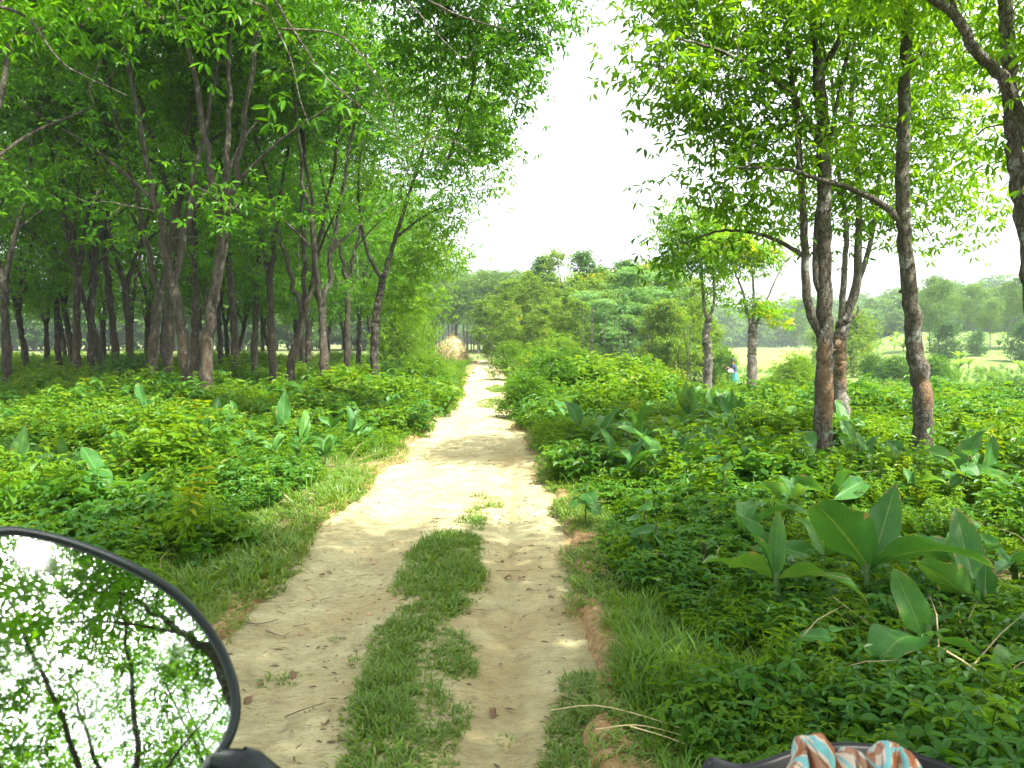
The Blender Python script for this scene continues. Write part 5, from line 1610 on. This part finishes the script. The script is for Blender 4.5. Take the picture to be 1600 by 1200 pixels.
# closed smooth outline
def closed_spline(P, n):
    k = len(P); out = []
    for t in np.linspace(0, k, n, endpoint=False):
        i = int(t); f = t - i
        a, b, c, d = P[(i - 1) % k], P[i % k], P[(i + 1) % k], P[(i + 2) % k]
        out.append(.5 * (2 * b + (c - a) * f + (2 * a - 5 * b + 4 * c - d) * f * f + (3 * b - a - 3 * c + d) * f ** 3))
    return np.array(out)
OL = closed_spline(ol, 96)
MT = Matrix.Translation(mc) @ Matrix((UX, UY, NRM)).transposed().to_4x4()
moto = thing('motorcycle', (0.1, .55, 0), 'black motorcycle front with a round rear-view mirror and a curved black cowl', 'motorcycle')
def m_kid(name, me, parent, M):
    o = mk(name, me, parent)
    o.matrix_parent_inverse = parent.matrix_basis.inverted() if parent.type == 'EMPTY' else Matrix.Identity(4)
    if parent.type == 'EMPTY': o.matrix_basis = M
    else: o.matrix_basis = M
    return o
# housing: rim torus-like lip and a bowl behind
def ring(sc, z):
    P = OL * sc
    return np.concatenate([P, np.full((len(P), 1), z)], 1)
def dome(P): return -(P[:, 0] ** 2 + P[:, 1] ** 2) / (2 * CURV)
ctr = OL.mean(0)
def ring2(infl, zoff):
    d = OL - ctr; L = np.linalg.norm(d, axis=1, keepdims=True)
    P = OL + d / L * infl
    return np.concatenate([P, (dome(P) + zoff)[:, None]], 1)
rings = [ring2(-.0040, -.0005), ring2(-.0036, .0022), ring2(-.0022, .0036), ring2(-.0003, .0032), ring2(.0016, .0010), ring2(.0022, -.005), ring2(-.001, -.018), ring2(-.012, -.028), ring2(-.03, -.034), ring2(-.055, -.037)]
def loft(rings, close_last=True):
    n = len(rings[0]); V = np.concatenate(rings)
    F = []
    i = np.arange(len(rings) - 1)[:, None] * n + np.arange(n)[None]; j = np.arange(len(rings) - 1)[:, None] * n + (np.arange(n)[None] + 1) % n
    F4 = np.stack([i, i + n, j + n, j], -1).reshape(-1, 4)
    if close_last:
        V = np.concatenate([V, rings[-1].mean(0)[None]])
        b = (len(rings) - 1) * n
        F3 = np.stack([b + np.arange(n), np.full(n, len(V) - 1), b + (np.arange(n) + 1) % n], -1)
        return V, [F3, F4]
    return V, [F4]
V, F = loft(rings)
hs = m_kid('mirror_housing', np_mesh('mirror_housing', V, F, [M_RUBBER]), moto, MT)
# glass
gr = []
for q in np.linspace(.04, 1, 16):
    d = OL - ctr; L = np.linalg.norm(d, axis=1, keepdims=True)
    P = ctr + (d - d / L * .0028) * q
    gr.append(np.concatenate([P, dome(P)[:, None]], 1))
gr = gr[::-1]
V, F = loft(gr)
F = [f[:, ::1] for f in F]
gl = mk('mirror_glass', np_mesh('mirror_glass', V, F, [mirror_mat()]), hs)
# stem and ball joint
p0 = plane_pt(345, 1185) - NRM * .018; p1 = at(385, 1195, MD + .005); p2 = at(440, 1225, MD + .02); p3 = at(520, 1330, MD + .05); p4 = at(560, 1420, MD + .08)
v, f = tube(spline([p0, p1, p2, p3, p4], 22), np.interp(np.linspace(0, 1, 22), [0, .25, .4, 1], [.008, .0075, .006, .006]), 12)
m_kid('mirror_stem', np_mesh('mirror_stem', v, [f], [M_BLACK]), moto, Matrix.Identity(4))
v, f = tube(np.array([at(372, 1190, MD + .004), at(392, 1199, MD + .006), at(412, 1212, MD + .01)]), [.0085, .0095, .0085], 14)
m_kid('joint_sleeve', np_mesh('joint_sleeve', v, [f], [M_RUBBER]), moto, Matrix.Identity(4))
# handlebar below the picture
v, f = tube(spline([at(200, 1500, .50), at(560, 1430, .52), at(900, 1470, .60), at(1250, 1440, .66), at(1600, 1480, .62)], 30), np.full(30, .011), 12)
m_kid('handlebar', np_mesh('handlebar', v, [f], [M_STEEL]), moto, Matrix.Identity(4))
# cowl: curved lip with a rolled edge, shell falling away forwards and down
lip_px = [(1094, 1230), (1100, 1198), (1110, 1186), (1120, 1186), (1140, 1193), (1165, 1196), (1200, 1188), (1240, 1174), (1290, 1164), (1340, 1163), (1400, 1170), (1450, 1184), (1500, 1203), (1560, 1240)]
lip = spline([at(a, b, .70 + .05 * math.sin((a - 1100) / 460 * math.pi)) for a, b in lip_px], 70)
prof = [(.0, -.10, -.16), (.0, -.055, -.085), (.0, -.015, -.022), (.0, -.002, -.003), (.0, .0015, .0005), (.0, .0045, -.0005), (.0, .008, -.006), (.0, .03, -.045), (.0, .07, -.12), (.0, .10, -.22)]
V = np.concatenate([lip + np.array(q) for q in prof])
n = len(lip)
i = np.arange(len(prof) - 1)[:, None] * n + np.arange(n - 1)[None]
F = np.stack([i, i + n, i + n + 1, i + 1], -1).reshape(-1, 4)
m_kid('cowl', np_mesh('cowl', V, [F], [M_BLACK]), moto, Matrix.Identity(4))

# ------------------------------------------------------------------ checked cloth bunched on the cowl
def cloth_mat():
    m, nt, b, out = mat('checked_cotton')
    uvn = nt.nodes.new('ShaderNodeUVMap'); uvn.uv_map = 'uv'
    sep = nt.nodes.new('ShaderNodeSeparateXYZ'); nt.links.new(uvn.outputs[0], sep.inputs[0])
    def band(s, per, off, wd):
        f = math_(nt, 'FRACT', math_(nt, 'ADD', math_(nt, 'DIVIDE', s, per), off))
        return math_(nt, 'LESS_THAN', f, wd)
    u, v = sep.outputs[0], sep.outputs[1]
    col = mixc(nt, 0.0, (.62, .52, .42), (.62, .52, .42))
    col = mixc(nt, math_(nt, 'MULTIPLY', band(u, .030, .1, .42), .8), col, (.36, .125, .045))
    col = mixc(nt, math_(nt, 'MULTIPLY', band(v, .034, .3, .40), .75), col, (.30, .10, .04))
    col = mixc(nt, math_(nt, 'MULTIPLY', band(u, .030, .36, .20), .9), col, (.16, .46, .48))
    col = mixc(nt, math_(nt, 'MULTIPLY', band(v, .034, .78, .15), .8), col, (.18, .48, .50))
    col = mixc(nt, math_(nt, 'MULTIPLY', band(u, .015, .0, .10), .6), col, (.10, .045, .03))
    tc = nt.nodes.new('ShaderNodeTexCoord')
    f = noise(nt, 900, 2, .6, uvn.outputs[0])
    col = mixc(nt, .25, col, mixc(nt, f, (.2, .15, .1), (.8, .75, .7)), 'MULTIPLY')
    nt.links.new(col, b.inputs['Base Color']); b.inputs['Roughness'].default_value = .95
    b.inputs['Specular IOR Level'].default_value = .1
    bp = N(nt, 'ShaderNodeBump', Strength=.3, Distance=.001); nt.links.new(f, bp.inputs['Height']); nt.links.new(bp.outputs[0], b.inputs['Normal'])
    return m
def cloth():
    cm = cloth_mat()
    t0 = at(1335, 1205, .66)
    top = np.array([(1228, 1225), (1240, 1196), (1252, 1172), (1263, 1155), (1275, 1146), (1289, 1147), (1299, 1161), (1307, 1181), (1318, 1174), (1335, 1168), (1350, 1177), (1364, 1187), (1374, 1166), (1384, 1158), (1396, 1156), (1410, 1163), (1424, 1176), (1434, 1192), (1446, 1222)], float)
    nu, nv = 220, 90
    arc = np.concatenate([[0], np.cumsum(np.hypot(np.diff(top[:, 0]), np.diff(top[:, 1])))]); arc /= arc[-1]
    u = np.linspace(0, 1, nu); v = np.linspace(0, 1, nv)
    PX = np.interp(u, arc, top[:, 0]); PY = np.interp(u, arc, top[:, 1])
    k_ = np.exp(-np.linspace(-2, 2, 9) ** 2); k_ /= k_.sum()
    PY[4:-4] = np.convolve(PY, k_, 'valid')
    V = np.zeros((nv, nu, 3))
    U, VV = np.meshgrid(u, v)
    # pleats run down from each peak; deep clefts where the cloth is tucked in
    ph = U * 26 + 2.2 * vn(U * 4, VV * 1.6, 3) + 1.6 * VV
    ridge = np.abs(np.sin(ph)) ** .7
    amp = .0035 + .0075 * vn(U * 6, VV * 2, 9)
    cleft = sum(w_ * np.exp(-((U - c - sl * (VV - .4)) / wd) ** 2) for c, wd, w_, sl in [(.235, .022, 1.0, -.05), (.40, .016, .9, .03), (.605, .020, 1.2, -.02), (.79, .020, .8, .06), (.52, .012, .5, -.06)])
    for i_ in range(nu):
        c = np.array(at(PX[i_], PY[i_], .66)); f = np.array(at(PX[i_], 1290, .63))
        for j in range(nv):
            q = v[j]
            if q < .7:                                      # front fall up to the crest
                w_ = q / .7
                V[j, i_] = f + (c - f) * np.array([w_, w_ ** 1.5, math.sin(w_ * math.pi / 2) ** .8])
            else:                                           # over the crest and down behind
                w_ = (q - .7) / .3
                V[j, i_] = c + np.array([0, .045 * w_, -.055 * w_ ** 1.8])
    dep = ridge * amp * np.sin(np.pi * np.clip(VV * 1.15, 0, 1)) - .020 * cleft * ss(1.0, .75, VV) * ss(0, .2, VV)
    V[..., 1] -= dep
    V[..., 0] += .004 * (fbm(U * 9, VV * 5, 12, 3) - .45) + .0022 * np.cos(ph) * (1 - VV)
    V[..., 2] += .006 * (fbm(U * 8 + 3, VV * 6, 22, 3) - .45) - .006 * cleft * ss(.5, .7, VV)
    du = np.linalg.norm(np.diff(V, axis=1), axis=2).mean(0); dv = np.linalg.norm(np.diff(V, axis=0), axis=2).mean(1)
    su = np.concatenate([[0], np.cumsum(du)]); sv = np.concatenate([[0], np.cumsum(dv)])
    SU, SV = np.meshgrid(su, sv)
    ang = .55 * np.sin(U * 7) + .3
    uv = np.stack([(SU + ang * SV) * .75, SV - .35 * SU * np.cos(U * 5)], -1).reshape(-1, 2)
    i = np.arange(nv - 1)[:, None] * nu + np.arange(nu - 1)[None]
    o = mk('cloth', np_mesh('cloth', (V - np.array(t0)).reshape(-1, 3), [np.stack([i, i + 1, i + 1 + nu, i + nu], -1).reshape(-1, 4)], [cm], uv=uv), None, t0)
    so_ = o.modifiers.new('thickness', 'SOLIDIFY'); so_.thickness = .001; so_.offset = -1
    tag(o, 'orange, cream and teal checked cotton cloth bunched on the black cowl', 'cloth')
cloth()

# ------------------------------------------------------------------ haze
bm_v = [(-640, -62, -3.5), (640, -62, -3.5), (640, 805, -3.5), (-640, 805, -3.5), (-640, -62, 24), (640, -62, 24), (640, 805, 24), (-640, 805, 24)]
bm_f = [(0, 3, 2, 1), (4, 5, 6, 7), (0, 1, 5, 4), (1, 2, 6, 5), (2, 3, 7, 6), (3, 0, 4, 7)]
hm_ = bpy.data.meshes.new('haze'); hm_.from_pydata(bm_v, [], bm_f)
hz = mk('haze', hm_)
m = bpy.data.materials.new('haze'); m.use_nodes = True
nt = m.node_tree
for n in list(nt.nodes): nt.nodes.remove(n)
pv = nt.nodes.new('ShaderNodeVolumePrincipled'); pv.inputs['Color'].default_value = (.80, .92, 1.0, 1); pv.inputs['Density'].default_value = .00045; pv.inputs['Anisotropy'].default_value = -.15
mo = nt.nodes.new('ShaderNodeOutputMaterial'); nt.links.new(pv.outputs[0], mo.inputs['Volume'])
hm_.materials.append(m)
tag(hz, 'thin morning haze over the whole place', kind='stuff')
